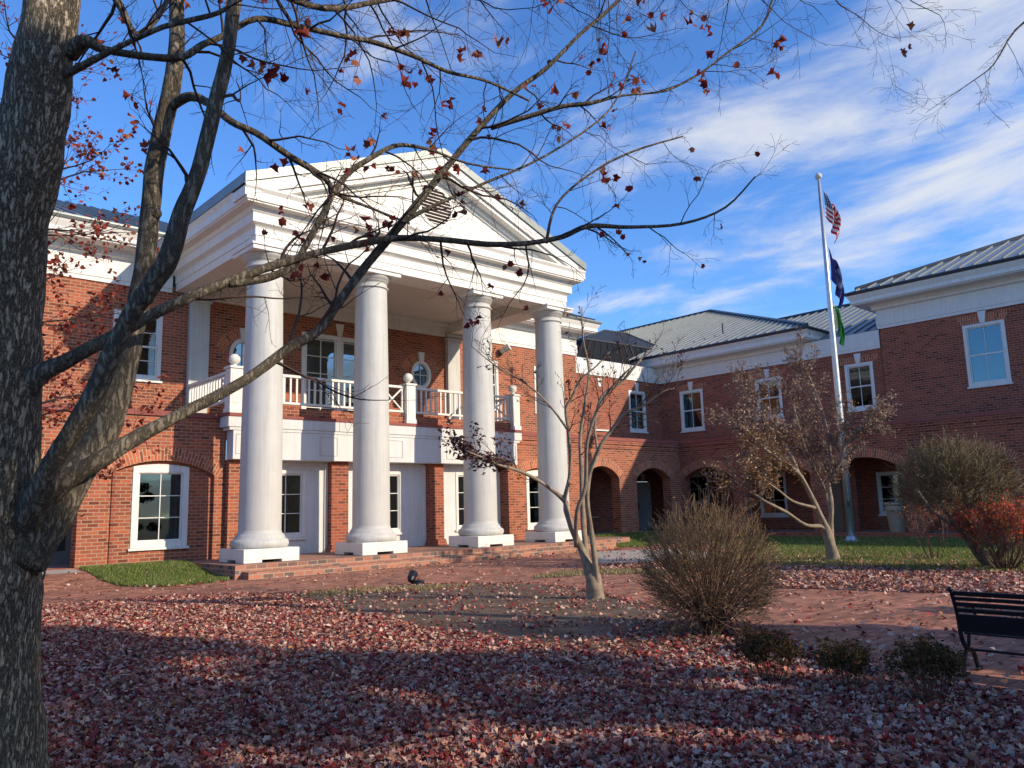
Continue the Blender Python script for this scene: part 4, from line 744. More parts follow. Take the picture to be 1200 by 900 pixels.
# oval windows
for c in (CX-3.62, CX+3.62):
    o_ = empty('oval_window', (c, YM, 6.76), None, None); o_.parent = BLD; o_.location -= BLD.location
    mb = MB(); n = 36
    for (r1, q1, r2, q2, t0, t1) in ((0.47, 0.56, 0.36, 0.45, -0.1, 0.05), (0.37, 0.46, 0.33, 0.42, -0.1, -0.01)):
        for k in range(n):
            a, b = 2*math.pi*k/n, 2*math.pi*(k+1)/n
            P_ = lambda r, q, t, h: (c+r*math.cos(t), YM-h, 6.76+q*math.sin(t))
            mb.face([P_(r1, q1, a, t1), P_(r1, q1, b, t1), P_(r2, q2, b, t1), P_(r2, q2, a, t1)]); mb.face([P_(r1, q1, a, t0), P_(r1, q1, b, t0), P_(r1, q1, b, t1), P_(r1, q1, a, t1)]); mb.face([P_(r2, q2, a, t1), P_(r2, q2, b, t1), P_(r2, q2, b, t0), P_(r2, q2, a, t0)])
    mb.build('frame', MAT['white'], o_)
    mb = MB(); mb.box(c-0.014, c+0.014, YM+0.03, YM+0.06, 6.35, 7.17); mb.box(c-0.33, c+0.33, YM+0.032, YM+0.062, 6.746, 6.774); mb.build('glazing_bars', MAT['white'], o_)
    mb = MB(); mb.prism(ell(c, 6.76, 0.34, 0.43), 'y', YM+0.07, YM+0.08); mb.build('pane', MAT['glass_hi'], o_)
    mb = MB(); mb.box(c-0.5, c+0.5, YM+0.6, YM+0.65, 6.2, 7.3); mb.build('room', MAT['curtain'], o_)
    mb = MB(); Pl('y', YM).prism(mb, [(c-0.085, 7.26), (c+0.085, 7.26), (c+0.15, 7.66), (c-0.15, 7.66)], -0.02, 0.07); mb.build('keystone', MAT['white'], o_)
    archring('arch_ring', 'y', YM, (c, 6.72, 0.60, 1.35), 0.34, 0.004)
# pilasters behind the portico
for c in (9.36, 19.64):
    mb = MB(); mb.box(c-0.31, c+0.31, YM-0.2, YM-0.002, 4.34, 8.42); mb.box(c-0.37, c+0.37, YM-0.25, YM-0.001, 8.28, 8.36); mb.box(c-0.4, c+0.4, YM-0.3, YM-0.003, 8.42, 8.545); mb.box(c-0.36, c+0.36, YM-0.24, YM-0.004, 4.338, 4.55); mb.build('pilaster', MAT['column'], BLD, bevel=0.01)
# link wing walls (upper)
wall('upper_wall', MAT['brick2'], 'y', YK, rect(27.05, XR, 4.1, 7.8), [whole(31.0, 32.32, 5.12, 7.2)], 0.12)
mb = MB(); mb.box(27.05, 27.06, YM, 40, 4.1, 8.7); mb.build('upper_wall', MAT['brick'], BLD)
window('y', YK, 31.0, 32.32, 5.12, 7.2, 2, 2, keystone=True, blind=None, curtain=(0.1, 0.6))
mb = MB(); F = Pl('y', YK); F.box(mb, 28.15, 29.5, 5.03, 5.1, 0, 0.08); F.prism(mb, [(28.74, 7.2), (28.9, 7.2), (28.97, 7.6), (28.67, 7.6)], -0.02, 0.05); mb.build('blind_window_trim', MAT['white'], BLD)
RW = [(22.72, 24.10, 5.10, 7.15), (18.45, 19.78, 5.30, 7.18), (14.20, 15.42, 5.22, 7.22)]
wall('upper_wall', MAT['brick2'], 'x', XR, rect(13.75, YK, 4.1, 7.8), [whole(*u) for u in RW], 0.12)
window('x', XR, *RW[0], 2, 2, keystone=True, curtain=(0.45, 1.0)); window('x', XR, *RW[1], 2, 2, keystone=True, blind=0.5); window('x', XR, *RW[2], 2, 2, keystone=True, blind=0.75)
EW = [(9.12, 10.58, 5.62, 8.03), (4.6, 6.06, 5.62, 8.03), (0.1, 1.56, 5.62, 8.03)]
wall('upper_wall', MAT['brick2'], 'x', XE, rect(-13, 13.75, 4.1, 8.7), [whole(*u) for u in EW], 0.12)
for u in EW: window('x', XE, *u, 2, 2, keystone=True, hi=True, curtain=(0.0, 0.07), kh=0.5)
for u in EW+RW:   # flared soldier-course head beside each keystone
    cx_ = (u[0]+u[1])/2; const = XE if u in EW else XR; mb = MB(); h_ = 0.36 if u in EW else 0.3
    for s in (-1, 1):
        p0 = [(cx_+s*0.1, u[3]+0.01), (cx_+s*0.14, u[3]+h_), (cx_+s*0.98, u[3]+h_), (cx_+s*0.76, u[3]+0.01)]
        pts = [(const-0.004, a, z) for a, z in p0]; mb.face(pts if s < 0 else pts[::-1], [(z*1.0, a) for a, z in p0] if s < 0 else [(z, a) for a, z in p0][::-1])
    mb.build('flat_arch', MAT['sill_brick'], BLD)
mb = MB(); mb.box(XE, 60, 13.74, 13.75, 4.1, 8.7); mb.build('upper_wall', MAT['brick2'], BLD)

# --- cornices
C1 = [(-0.02, 8.5), (0.05, 8.5), (0.05, 8.62), (0.075, 8.63), (0.075, 8.98), (0.05, 9.0), (0.05, 9.28), (0.17, 9.32), (0.17, 9.42), (0.24, 9.52), (0.72, 9.55), (0.72, 9.58), (0.78, 9.6), (0.78, 9.74), (0.86, 9.9), (0.88, 9.96), (-0.02, 9.96)]
def cornice(path, prof, g_off, g_z, mat='white', gm='gutter'):
    mb = MB(); sweep(mb, path, prof); mb.build('cornice', MAT[mat], BLD)
    mb = MB(); sweep(mb, path, [(g_off-0.3, g_z), (g_off+0.03, g_z), (g_off+0.06, g_z+0.08), (g_off+0.06, g_z+0.13), (g_off-0.3, g_z+0.13)]); mb.build('gutter', MAT[gm], BLD)
cornice([(-12, YM), (8.5, YM)], C1, 0.88, 9.962); cornice([(20.5, YM), (27.05, YM), (27.05, 40)], C1, 0.88, 9.962)
cornice([(60, 13.75), (XE, 13.75), (XE, -13)][::1], C1, 0.88, 9.962, gm='dkgutter')
PF = [(-0.05, 7.72), (0.05, 7.72), (0.05, 7.84), (0.065, 7.85), (0.065, 8.15), (0.05, 8.16), (0.05, 8.5), (-0.05, 8.5)]
mb = MB(); sweep(mb, [(27.07, YK), (XR, YK), (XR, 13.8)], PF); mb.build('parapet_frieze', MAT['white'], BLD)
mb = MB(); mb.box(27.1, XR+0.1, YK+0.05, YK+0.15, 8.35, 8.52); mb.box(XR+0.05, XR+0.15, 13.8, 16.6, 8.35, 8.52); mb.build('parapet_cap', MAT['white'], BLD)
C2 = [(-0.02, 8.3), (0.07, 8.3), (0.15, 8.34), (0.15, 8.46), (0.22, 8.52), (0.66, 8.56), (0.66, 8.6), (0.72, 8.62), (0.72, 8.8), (0.8, 8.98), (-0.02, 8.98)]
cornice([(XR+0.03, YK+3.0), (XR+0.03, 17.4), (44, 17.4)], C2, 0.80, 8.982, gm='dkgutter')

# --- roofs
def roofface(mb, pts): mb.face(pts)
def seams(mb, e0, e1, f, sp=0.45, wd=0.035, h=0.06):
    """raised seams: from eave point (along e0->e1) to f(point) = top end"""
    e0 = Vector(e0); e1 = Vector(e1); d = e1-e0; n = int(d.length/sp)
    for k in range(1, n):
        a = e0+d*k/n; b = f(a)
        if (Vector(b)-a).length > 0.25: mb.bar(a+Vector((0, 0, h/2)), Vector(b)+Vector((0, 0, h/2)), wd, h)
ST = 0.4
# main block hip roof
RF = empty('roof', (CX, 30, 10), None, None); RF.parent = BLD; RF.location -= BLD.location
ez = 10.09; x0, x1, y0, y1 = -13, 27.98, YM-0.93, 44.0; hw = (y1-y0)/2
mb = MB(); A = (x0, y0, ez); B = (x1, y0, ez); C_ = (x1, y1, ez); D = (x0, y1, ez); R0 = (x0+hw, (y0+y1)/2, ez+ST*hw); R1 = (x1-hw, (y0+y1)/2, ez+ST*hw)
mb.face([A, B, R1, R0]); mb.face([B, C_, R1]); mb.face([C_, D, R0, R1]); mb.face([D, A, R0]); mb.build('main_roof', MAT['roof'], RF)
mb = MB()
def ftop(a):
    s = min(a.x-x0, x1-a.x, hw); return (a.x, a.y+s, ez+ST*s)
seams(mb, A, B, ftop); mb.build('seam', MAT['gutter'], RF)
# wing roofs (west slopes, hipped)
def wingroof(xe, ya, yb, ez, s_ridge, hipa, hipb, matn='roof', seam_sp=0.5):
    ra = ya+(s_ridge if hipa else 0); rb = yb-(s_ridge if hipb else 0)
    P1 = (xe, ya, ez); P2 = (xe, yb, ez); Q1 = (xe+s_ridge, ra, ez+ST*s_ridge); Q2 = (xe+s_ridge, rb, ez+ST*s_ridge)
    E1 = (xe+2*s_ridge, ya, ez); E2 = (xe+2*s_ridge, yb, ez)
    mb = MB(); mb.face([P1, P2, Q2, Q1]); mb.face([E1, E2, Q2, Q1][::-1]); mb.face([P1, Q1, E1]); mb.face([P2, Q2, E2][::-1]); mb.build('wing_roof', MAT[matn], RF)
    mb = MB()
    def ft(a):
        s = s_ridge
        if hipa: s = min(s, a.y-ya)
        if hipb: s = min(s, yb-a.y)
        return (a.x+s, a.y, a.z+ST*s)
    seams(mb, P1, P2, ft, seam_sp); mb.build('seam', MAT['gutter'], RF)
    mb = MB(); mb.bar(Vector(P1)+Vector((0.02, 0.02, 0.05)), Vector(Q1)+Vector((0, 0, 0.05)), 0.16, 0.12) if hipa else None
    if hipb: mb.bar(Vector(P2)+Vector((0.35, -0.35, 0.2)), Vector(Q2)+Vector((0, 0, 0.05)), 0.16, 0.12)
    mb.bar(Vector(Q1)+Vector((0, 0, 0.05)), Vector(Q2)+Vector((0, 0, 0.05)), 0.2, 0.12); mb.build('ridge_cap', MAT['dkgutter'], RF)
wingroof(XR+0.03-0.84, 16.55, 60, 9.11, 13.8, True, False)
wingroof(XE-0.93, -40, 13.75+0.93, 10.09, 11, False, True)
wingroof(XR+0.25, 5.0, 40, 8.58, 8.3, False, False)
# hipped roof between the main block and the wing, its shade put into dark colours
E0, E1 = (28.3, 26.4, 8.5), (38.2, 26.4, 8.5); K0, K1 = (29.7, 27.0, 9.95), (36.9, 27.0, 10.1); G0, G1 = (33.2, 28.6, 11.15), (35.1, 28.6, 11.2); B0, B1 = (28.3, 33.0, 8.5), (38.2, 33.0, 8.5); H0, H1 = (29.7, 32.0, 9.95), (36.9, 32.0, 10.1)
mb = MB(); mb.face([E0, E1, K1, K0]); mb.face([B0, E0, K0, H0]); mb.face([E1, B1, H1, K1]); mb.face([H0, K0, G0]); mb.face([K1, H1, G1]); mb.face([G0, G1, H1, H0]); mb.build('dark_mansard_roof', MAT['dkroof'], RF)
mb = MB(); mb.face([K0, K1, G1, G0]); mb.build('dark_upper_slope', MAT['dkslope'], RF)
mb = MB()
for a, b in ((E0, K0), (K0, K1), (K0, G0), (G0, G1), (G1, K1)): mb.bar(Vector(a)+Vector((0, 0, 0.03)), Vector(b)+Vector((0, 0, 0.03)), 0.09, 0.07)
for k in range(1, 16):
    t = k/16; a = Vector(E0).lerp(Vector(E1), t); b = Vector(K0).lerp(Vector(K1), t); mb.bar(a+Vector((0, -0.02, 0.02)), b+Vector((0, -0.02, 0.02)), 0.04, 0.06)
mb.build('ridge_cap', MAT['dkslope'], RF)
for (x, y, z) in ((35.0, 22.2, 10.15), (36.6, 13.6, 9.6)):
    mb = MB(); mb.tube([(x, y, z-0.4), (x, y, z+0.45)], [0.045, 0.045], 10); mb.build('vent_pipe', MAT['dkgutter'], RF)

# --- portico
PY = 19.34; PX0, PX1 = 8.62, 2*CX-8.62
def pcol(cx):
    c = empty('column', (cx, 19.81, 0.32), None, None); c.parent = BLD; c.location -= BLD.location
    mb = MB(); cy = 19.81; q = 0.74
    mb.box(cx-q, cx+q, cy-q, cy+q, 0.39, 0.66)
    for sx_ in (-1, 1):
        for sy_ in (-1, 1): mb.box(cx+sx_*(q-0.24)-0.24, cx+sx_*(q-0.24)+0.24, cy+sy_*(q-0.24)-0.24, cy+sy_*(q-0.24)+0.24, 0.322, 0.39)
    mb.build('plinth', MAT['white'], c, bevel=0.012)
    prof = [(0.66, 0.662), (0.70, 0.68), (0.725, 0.73), (0.73, 0.78), (0.72, 0.83), (0.69, 0.87), (0.64, 0.885), (0.635, 0.92), (0.60, 0.94), (0.60, 0.985), (0.565, 1.0), (0.55, 1.04), (0.535, 1.10)]
    mb = MB(); mb.lathe((cx, cy, 0), prof, 64, False); mb.build('base', MAT['column'], c, smooth=True)
    z0_, z1_ = 1.10, 8.02; sh = []
    for k in range(15):
        t = k/14; sh.append((0.535-0.072*t**1.6, z0_+(z1_-z0_)*t))
    mb = MB(); mb.lathe((cx, cy, 0), sh, 64, False); mb.build('shaft', MAT['column'], c, smooth=True)
    cap = [(0.463, 8.021), (0.50, 8.03), (0.515, 8.055), (0.50, 8.08), (0.463, 8.09), (0.463, 8.22), (0.50, 8.225), (0.50, 8.25), (0.53, 8.27), (0.575, 8.32), (0.60, 8.36), (0.60, 8.385)]
    mb = MB(); mb.lathe((cx, cy, 0), cap, 64, False); mb.build('capital', MAT['column'], c, smooth=True)
    mb = MB(); mb.box(cx-0.64, cx+0.64, cy-0.64, cy+0.64, 8.386, 8.50); mb.box(cx-0.68, cx+0.68, cy-0.68, cy+0.68, 8.5, 8.558); mb.build('abacus', MAT['white'], c, bevel=0.008)
for cx_ in (9.12, 12.46, 16.54, 19.88): pcol(cx_)
EN = [(-0.94, 8.56), (0.0, 8.56), (0.0, 8.80), (0.025, 8.805), (0.025, 9.02), (0.06, 9.06), (0.16, 9.12), (0.16, 9.36), (0.2, 9.40), (0.24, 9.50), (0.44, 9.53), (0.44, 9.56), (0.48, 9.58), (0.48, 9.80), (0.54, 9.90), (0.54, 9.95), (-0.94, 9.95)]
mb = MB(); sweep(mb, [(PX0, YM-0.003), (PX0, PY), (PX1, PY), (PX1, YM-0.003)][::1], EN); ENT = mb.build('entablature', MAT['white'], BLD)
mb = MB(); mb.box(PX0+0.9, PX1-0.9, PY+0.9, YM-0.01, 8.98, 9.05); mb.build('porch_ceiling', MAT['soffit'], BLD)
mb = MB(); mb.box(PX0+0.93, PX1-0.93, YM-0.14, YM-0.004, 8.42, 8.98); mb.box(PX0+0.93, PX1-0.93, YM-0.22, YM-0.141, 8.8, 8.975); mb.box(PX0+0.941, PX1-0.941, PY+0.941, PY+1.03, 8.8, 8.975); mb.build('porch_frieze', MAT['white'], BLD)
# pediment: tympanum and raking cornices
zt, zp, hwid = 10.0, 12.54, 6.42; sl_ = (zp-zt)/hwid
PD = empty('pediment', (CX, PY, 10), None, None); PD.parent = BLD; PD.location -= BLD.location
mb = MB(); mb.prism([(CX-5.95, 9.93), (CX+5.95, 9.93), (CX, 9.93+5.95*sl_)], 'y', PY+0.02, PY+0.2); mb.build('tympanum', MAT['white'], PD)
mb = MB()   # horizontal boarding lines of the tympanum
for k in range(1, 14):
    z = 9.96+k*0.165; hw_ = 5.95-(z-9.93)/sl_-0.1
    if hw_ > 0.2: mb.box(CX-hw_, CX+hw_, PY+0.008, PY+0.02, z, z+0.14)
mb.build('boarding', MAT['white'], PD)
for name_, mt, up0, up1, yf, ex in (('raking_cornice', 'white', -0.36, -0.02, PY-0.50, 0.0), ('raking_moulding', 'white', -0.50, -0.362, PY-0.42, -0.12), ('raking_bed_moulding', 'white', -0.64, -0.502, PY-0.14, -0.5), ('raking_bed_moulding', 'white', -0.76, -0.642, PY-0.05, -0.8), ('raking_roof_edge', 'gutter', -0.018, 0.24, PY-0.56, 0.02)):
    mb = MB()
    for s in (-1, 1):
        xt = CX+s*(hwid+ex); zt_ = zt-ex*0+ (0-ex)*sl_*1.0
        mb.prism([(xt, zt_+up0), (CX, zp+up0), (CX, zp+up1), (xt, zt_+up1)], 'y', yf, PY+0.6 if mt == 'gutter' else PY+0.3)
    mb.build(name_, MAT[mt], PD)
mb = MB()
for s in (-1, 1):
    e = CX+s*(hwid+0.03); mb.face([(e, PY-0.55, zt+0.23), (CX, PY-0.55, zp+0.25), (CX, 33.0, zp+0.25), (e, 26.5, zt+0.23)]); mb.face([(e, PY-0.55, zt-0.02), (CX, PY-0.55, zp), (CX, 33.0, zp), (e, 26.5, zt-0.02)])
mb.build('portico_roof', MAT['gutter'], RF)
for s in (-1, 1):
    mb = MB(); e = CX+s*(hwid-0.33); mb.box(min(e, e+s*0.36), max(e, e+s*0.36), PY-0.52, YM+0.9, 9.952, 10.215); mb.build('gutter', MAT['gutter'], PD)
# round louvred vent
vc = (CX+0.05, 11.02); VT = empty('louvred_vent', (vc[0], PY, vc[1]), None, None); VT.parent = BLD; VT.location -= BLD.location
mb = MB(); mb.prism(ell(vc[0], vc[1], 0.60, 0.62), 'y', PY-0.01, PY+0.002); mb.build('opening', MAT['louver'], VT)
mb = MB()
for k in range(11):
    z = vc[1]-0.55+k*0.11; h2 = math.sqrt(max(0.0, 0.6**2-(z-vc[1])**2)); mb.box(vc[0]-h2, vc[0]+h2, PY-0.035, PY-0.011, z-0.011, z+0.011)
mb.build('slat', MAT['white'], VT)
mb = MB(); n = 40
for k in range(n):
    a, b = 2*math.pi*k/n, 2*math.pi*(k+1)/n; P_ = lambda r, t, y: (vc[0]+r*math.cos(t), y, vc[1]+r*math.sin(t))
    mb.face([P_(0.70, a, PY-0.03), P_(0.70, b, PY-0.03), P_(0.6, b, PY-0.03), P_(0.6, a, PY-0.03)]); mb.face([P_(0.70, a, PY+0.02), P_(0.70, b, PY+0.02), P_(0.70, b, PY-0.03), P_(0.70, a, PY-0.03)])
mb.build('ring', MAT['white'], VT)
# terrace and steps
ST_ = empty('terrace_steps', (CX, 19.0, 0), None, None); ST_.parent = BLD; ST_.location -= BLD.location
mb = MB(); mb.box(7.98, 21.7, 18.62, 22.14, -0.2, 0.32); mb.build('terrace', MAT['terrace'], ST_, bevel=0.01)
mb = MB(); mb.prism([(8.15, 18.615), (8.15, 18.25), (19.6, 18.32), (20.6, 18.5), (20.9, 18.615)], 'z', -0.2, 0.165); mb.build('lower_step', MAT['terrace'], ST_)
mb = MB(); mb.box(21.705, 24.0, 19.9, 22.095, -0.2, 0.28); mb.build('landing', MAT['terrace'], ST_)
# flood light on the wall
FLD = empty('floodlight', (22.35, YM-0.2, 8.2), None, None); FLD.parent = BLD; FLD.location -= BLD.location
mb = MB(); mb.tube([(22.3, YM-0.02, 8.05), (22.3, YM-0.2, 8.1)], [0.09, 0.05], 12); mb.build('bracket', MAT['dkgutter'], FLD)
mb = MB(); mb.tube([(22.22, YM-0.16, 8.12), (22.42, YM-0.5, 8.32)], [0.09, 0.17], 16); mb.build('lamp_head', MAT['column'], FLD)
# ------------------------------------------------------------ trees
def grow(mb, p, d, length, rad, lvl, spec, tips, ends):
    """one wandering branch with side branches; collects points for leaves"""
    seg = max(3, int(length/spec['seg'])); pts = [Vector(p)]; rads = [rad]; d = Vector(d).normalized(); st = length/seg
    for k in range(seg):
        d = (d+Vector((random.gauss(0, 1), random.gauss(0, 1), random.gauss(0, 1)))*spec['wob']+Vector((0, 0, spec['up']))).normalized()
        pts.append(pts[-1]+d*st); rads.append(max(rad*(1-0.85*(k+1)/seg), spec['rmin']))
    mb.tube(pts, rads, spec['sides'] if lvl == 0 else 3, cap=False)
    if lvl >= spec['levels']:
        tips += pts[1:]; ends.append((pts[-1], d)); return
    n = spec['kids'][lvl]
    for k in range(n):
        t = 0.15+0.85*(k+random.random())/n; i = min(int(t*seg), seg-1); q = pts[i].lerp(pts[i+1], t*seg-i)
        dd = (pts[i+1]-pts[i]).normalized(); ax = dd.orthogonal(); ax.rotate(Matrix.Rotation(random.uniform(0, 6.283), 3, dd)) ; ang = math.radians(random.uniform(*spec['ang']))
        nd = dd*math.cos(ang)+ax.normalized()*math.sin(ang)
        grow(mb, q, nd, length*random.uniform(*spec['len'])*(1-0.35*t), rads[i]*0.6, lvl+1, spec, tips, ends)
    ends.append((pts[-1], d)); tips += pts[-2:]
def smooth_path(pts, sub=3):
    """Catmull-Rom through (x,y,z,r)"""
    P_ = [Vector(p) for p in pts]; out = []
    for i in range(len(P_)-1):
        a = P_[max(i-1, 0)]; b = P_[i]; c = P_[i+1]; d = P_[min(i+2, len(P_)-1)]
        for k in range(sub):
            t = k/sub; out.append(0.5*((2*b)+(c-a)*t+(2*a-5*b+4*c-d)*t*t+(3*b-a-3*c+d)*t**3))
    out.append(P_[-1]); return out
Vector4 = lambda p: Vector(p)
def limb(mb, pts, n, wob=0.03, sub=3):
    P_ = smooth_path(pts, sub); mb.tube([p.xyz for p in P_], [max(p.w, 0.002) for p in P_], n, wob); return P_
def along(P_, t0, t1, n, mb, L_, spec, tips, ends, bias=None, rfac=0.45, rmax=0.012):
    m = len(P_)-1
    for k in range(n):
        t = t0+(t1-t0)*(k+random.random())/n; i = min(int(t*m), m-1); q = P_[i].lerp(P_[i+1], t*m-i); dd = (P_[i+1].xyz-P_[i].xyz).normalized()
        ax = dd.orthogonal(); ax.rotate(Matrix.Rotation(random.uniform(0, 6.283), 3, dd)); ang = math.radians(random.uniform(30, 75))
        nd = dd*math.cos(ang)+ax.normalized()*math.sin(ang)
        if bias: nd = (nd+Vector(bias)).normalized()
        grow(mb, q.xyz, nd, random.uniform(*L_), min(q.w*rfac, rmax), 0, spec, tips, ends)

# --- the big maple in front
mp_ = MAPLE; base = mp_['trunk'][0]
TR = empty('maple_tree', (base[0], base[1], 0), 'large multi-stemmed maple with rough grey bark at the left edge in front of the portico', 'tree')
mb = MB(); Pt = limb(mb, mp_['trunk'], 40, 0.025, 4); tro = mb.build('trunk', MAT['bark'], TR, smooth=True)
spec = dict(seg=0.09, wob=0.16, up=0.0, rmin=0.0014, sides=4, levels=2, kids=(5, 3), ang=(28, 62), len=(0.32, 0.55))
tips = []; ends = []; tw = MB(); LP = {}
for k in mp_:
    if k == 'trunk': continue
    mb = MB(); big = k.startswith('stem'); q_ = 0.83 if big else 0.86; LP[k] = limb(mb, [(*p[:3], p[3]*(q_ if i > 1 else 1)) for i, p in enumerate(mp_[k])], 24 if big else 12, 0.03 if big else 0.045, 4)
    if big:   # sawn stubs and knots
        for q in ((0.42, 0.05), (0.62, 0.045)) if k == 'stemB' else ((0.5, 0.03),):
            i = int(q[0]*(len(LP[k])-1)); c = LP[k][i]; dd = Vector(rt)*(0.9 if q[0] < .6 else -0.9)+Vector((0, 0, -0.15))-Vector(fw)*0.5; dd.normalize()
            mb.tube([c.xyz, c.xyz+dd*c.w*1.0, c.xyz+dd*(c.w*1.35)], [c.w*0.75, c.w*0.55, c.w*0.5], 12, 0.04)
    else: pass
    mb.build('stem' if big else 'branch', MAT['limb'], TR, smooth=True)
for k, n, t0, L_ in (('limbA', 17, 0.35, (0.4, 1.1)), ('limbB', 20, 0.3, (0.35, 0.95)), ('limbC', 10, 0.3, (0.3, 0.8)), ('limbD', 9, 0.3, (0.4, 0.8)), ('limbE', 14, 0.25, (0.4, 1.1)), ('limbF', 6, 0.3, (0.4, 0.9)),
                     ('limbG', 14, 0.1, (0.3, 0.8)), ('limbH', 12, 0.1, (0.3, 0.8)), ('limbI', 9, 0.1, (0.3, 0.7)), ('limbJ', 9, 0.2, (0.4, 1.0)), ('limbK', 20, 0.2, (0.5, 1.2)), ('limbL', 26, 0.1, (0.6, 1.4)), ('stemA', 5, 0.55, (0.4, 0.9)), ('stemB', 5, 0.6, (0.4, 1.0))):
    along(LP[k], t0, 1.0, n, tw, L_, spec, tips, ends, bias=(0, 0, -0.15) if k in ('limbL', 'limbK', 'limbE') else None)
# hanging outer twigs that reach down into the top of the view from the crown above
for k in range(26):
    px = random.uniform(-0.5, 0.52); d_ = random.uniform(5.2, 7.2)
    p = Vector((0, 0, H))+fw*d_+rt*px*d_+up*(0.52+random.random()*0.06)*d_
    grow(tw, p, Vector((random.uniform(-.5, .7), random.uniform(-.5, .3), -0.75)), random.uniform(0.6, 1.3), 0.006, 0, spec, tips, ends)
tw.build('twigs', MAT['twig'], TR)
idx = [i for i in range(len(ends)) if random.random() < 0.055]
pos = []
for i in idx:
    e, d = ends[i]
    for _ in range(random.choice((1, 1, 2, 3))): pos.append((e.x+random.gauss(0, .03), e.y+random.gauss(0, .03), e.z-0.03+random.gauss(0, .03)))
leaves('leaves', MAT['redleaf'], np.array(pos), (0.045, 0.08), MAPLE_LEAF, 1.0, TR, curl=0.8)
# a rope hanging beside the trunk
mb = MB(); p0 = MAPLE['trunk'][4]
V0 = Vector((0, 0, H))+fw*4.1-rt*(546/930.8*4.1)-up*((612-450)/930.8*4.1)
mb.tube([V0+Vector((0.01*math.sin(k*1.9), 0.01*math.cos(k*2.3), -0.036*k)) for k in range(9)], [0.005]*9, 4); mb.build('hanging_rope', MAT['limb'], TR)

def cloud(c, r, n):
    v = rng.normal(0, 1, (n, 3)); v /= np.linalg.norm(v, axis=1)[:, None]; v *= (rng.random(n)**0.45)[:, None]; return np.array(c)+v*np.array(r)
# --- smaller red-leaved maple standing behind the big trunk
T2 = empty('young_maple', (1.75, 10.4, 0), 'young maple still holding small red leaves behind the big trunk', 'tree')
mb = MB(); b0 = [(1.75, 10.4, -0.05, 0.09), (1.7, 10.35, 1.2, 0.075), (1.78, 10.25, 2.6, 0.06), (1.7, 10.2, 4.2, 0.05), (1.75, 10.1, 6.0, 0.035), (1.65, 10.0, 8.2, 0.015)]
Pq = limb(mb, b0, 12); mb.build('trunk', MAT['limb'], T2, smooth=True)
tw = MB(); tips = []; ends = []
sp2 = dict(seg=0.16, wob=0.13, up=0.03, rmin=0.0022, sides=4, levels=2, kids=(7, 4), ang=(25, 55), len=(0.35, 0.6))
for k in range(46):
    t = 0.28+0.70*k/46; m = len(Pq)-1; i = min(int(t*m), m-1); q = Pq[i]; a = k*2.4
    grow(tw, q.xyz, Vector((math.cos(a), math.sin(a), 0.25)), random.uniform(1.0, 1.7)*(1.25-0.5*t), 0.016, 0, sp2, tips, ends)
tw.build('twigs', MAT['twig'], T2)
pos = np.array([(t.x, t.y, t.z) for t in tips if random.random() < (0.85 if t.z < 6.0 else 0.3)])+0; pos += rng.normal(0, 0.04, pos.shape)
leaves('leaves', MAT['redleaf'], pos, (0.04, 0.08), SIMPLE_LEAF, 0.9, T2, curl=0.6)

# --- crepe myrtle-like tree in the middle, nearly bare
def traced(name, D, loc, label, barkm, twigm, spec, plan, fork=14):
    T = empty(name, loc, label, 'tree'); LPs = {}; ks = list(D)
    for k in ks:
        th = [(*p[:3], p[3]*(0.78 if i > 2 or k != ks[0] else 1.0)) for i, p in enumerate(D[k])]; mb = MB(); LPs[k] = limb(mb, th, fork, 0.07, 4); mb.build('trunk' if k == ks[0] else 'branch', barkm, T, smooth=True)
    tw = MB(); tips = []; ends = []
    for k, n, t0, L_, up_ in plan: along(LPs[k], t0, 1.0, n, tw, L_, spec, tips, ends, bias=(0, 0, up_))
    tw.build('twigs', twigm, T); return T, tips, ends
sp3 = dict(seg=0.11, wob=0.10, up=0.05, rmin=0.0026, sides=4, levels=2, kids=(6, 3), ang=(20, 48), len=(0.3, 0.5))
Tm, tips, ends = traced('crepe_myrtle', CREPE, (9.78, 8.9, 0), 'slender multi-stemmed bare tree in the mulch bed in front of the last column', MAT['palebark'], MAT['twig'], sp3,
    [('a', 5, 0.62, (0.3, 0.6), 0.3), ('b', 9, 0.35, (0.4, 0.7), 0.4), ('c', 10, 0.2, (0.4, 0.9), 0.45), ('d', 10, 0.45, (0.35, 0.65), 0.4), ('e', 13, 0.55, (0.4, 0.9), 0.4), ('f', 8, 0.3, (0.4, 0.8), 0.4), ('g', 6, 0.5, (0.4, 0.8), 0.4)])
sel = [t for t in tips if random.random() < 0.05]
leaves('leaves', MAT['maroonleaf'], np.array([(t.x, t.y, t.z) for t in sel]), (0.05, 0.09), OVAL_LEAF, 1.0, Tm)
e_ = CREPE['a'][-3]; tw = MB(); tt = []; en = []
sp4 = dict(seg=0.1, wob=0.14, up=0.02, rmin=0.0026, sides=4, levels=1, kids=(6,), ang=(25, 60), len=(0.4, 0.7))
for k in range(16):
    q = Vector(CREPE['a'][-1-random.randint(0, 3)][:3]); grow(tw, q, -rt*random.uniform(-0.2, 1)+Vector((0, 0, random.uniform(-0.1, 0.8)))+fw*random.uniform(-.5, .5), random.uniform(0.22, 0.5), 0.006, 0, sp4, tt, en)
tw.build('leafy_twigs', MAT['twig'], Tm)
pos = np.array([(t.x, t.y, t.z) for t in tt for _ in range(2) if random.random() < 0.85]); pos += rng.normal(0, 0.04, pos.shape)
leaves('leaves', MAT['maroonleaf'], pos, (0.06, 0.11), OVAL_LEAF, 1.1, Tm)
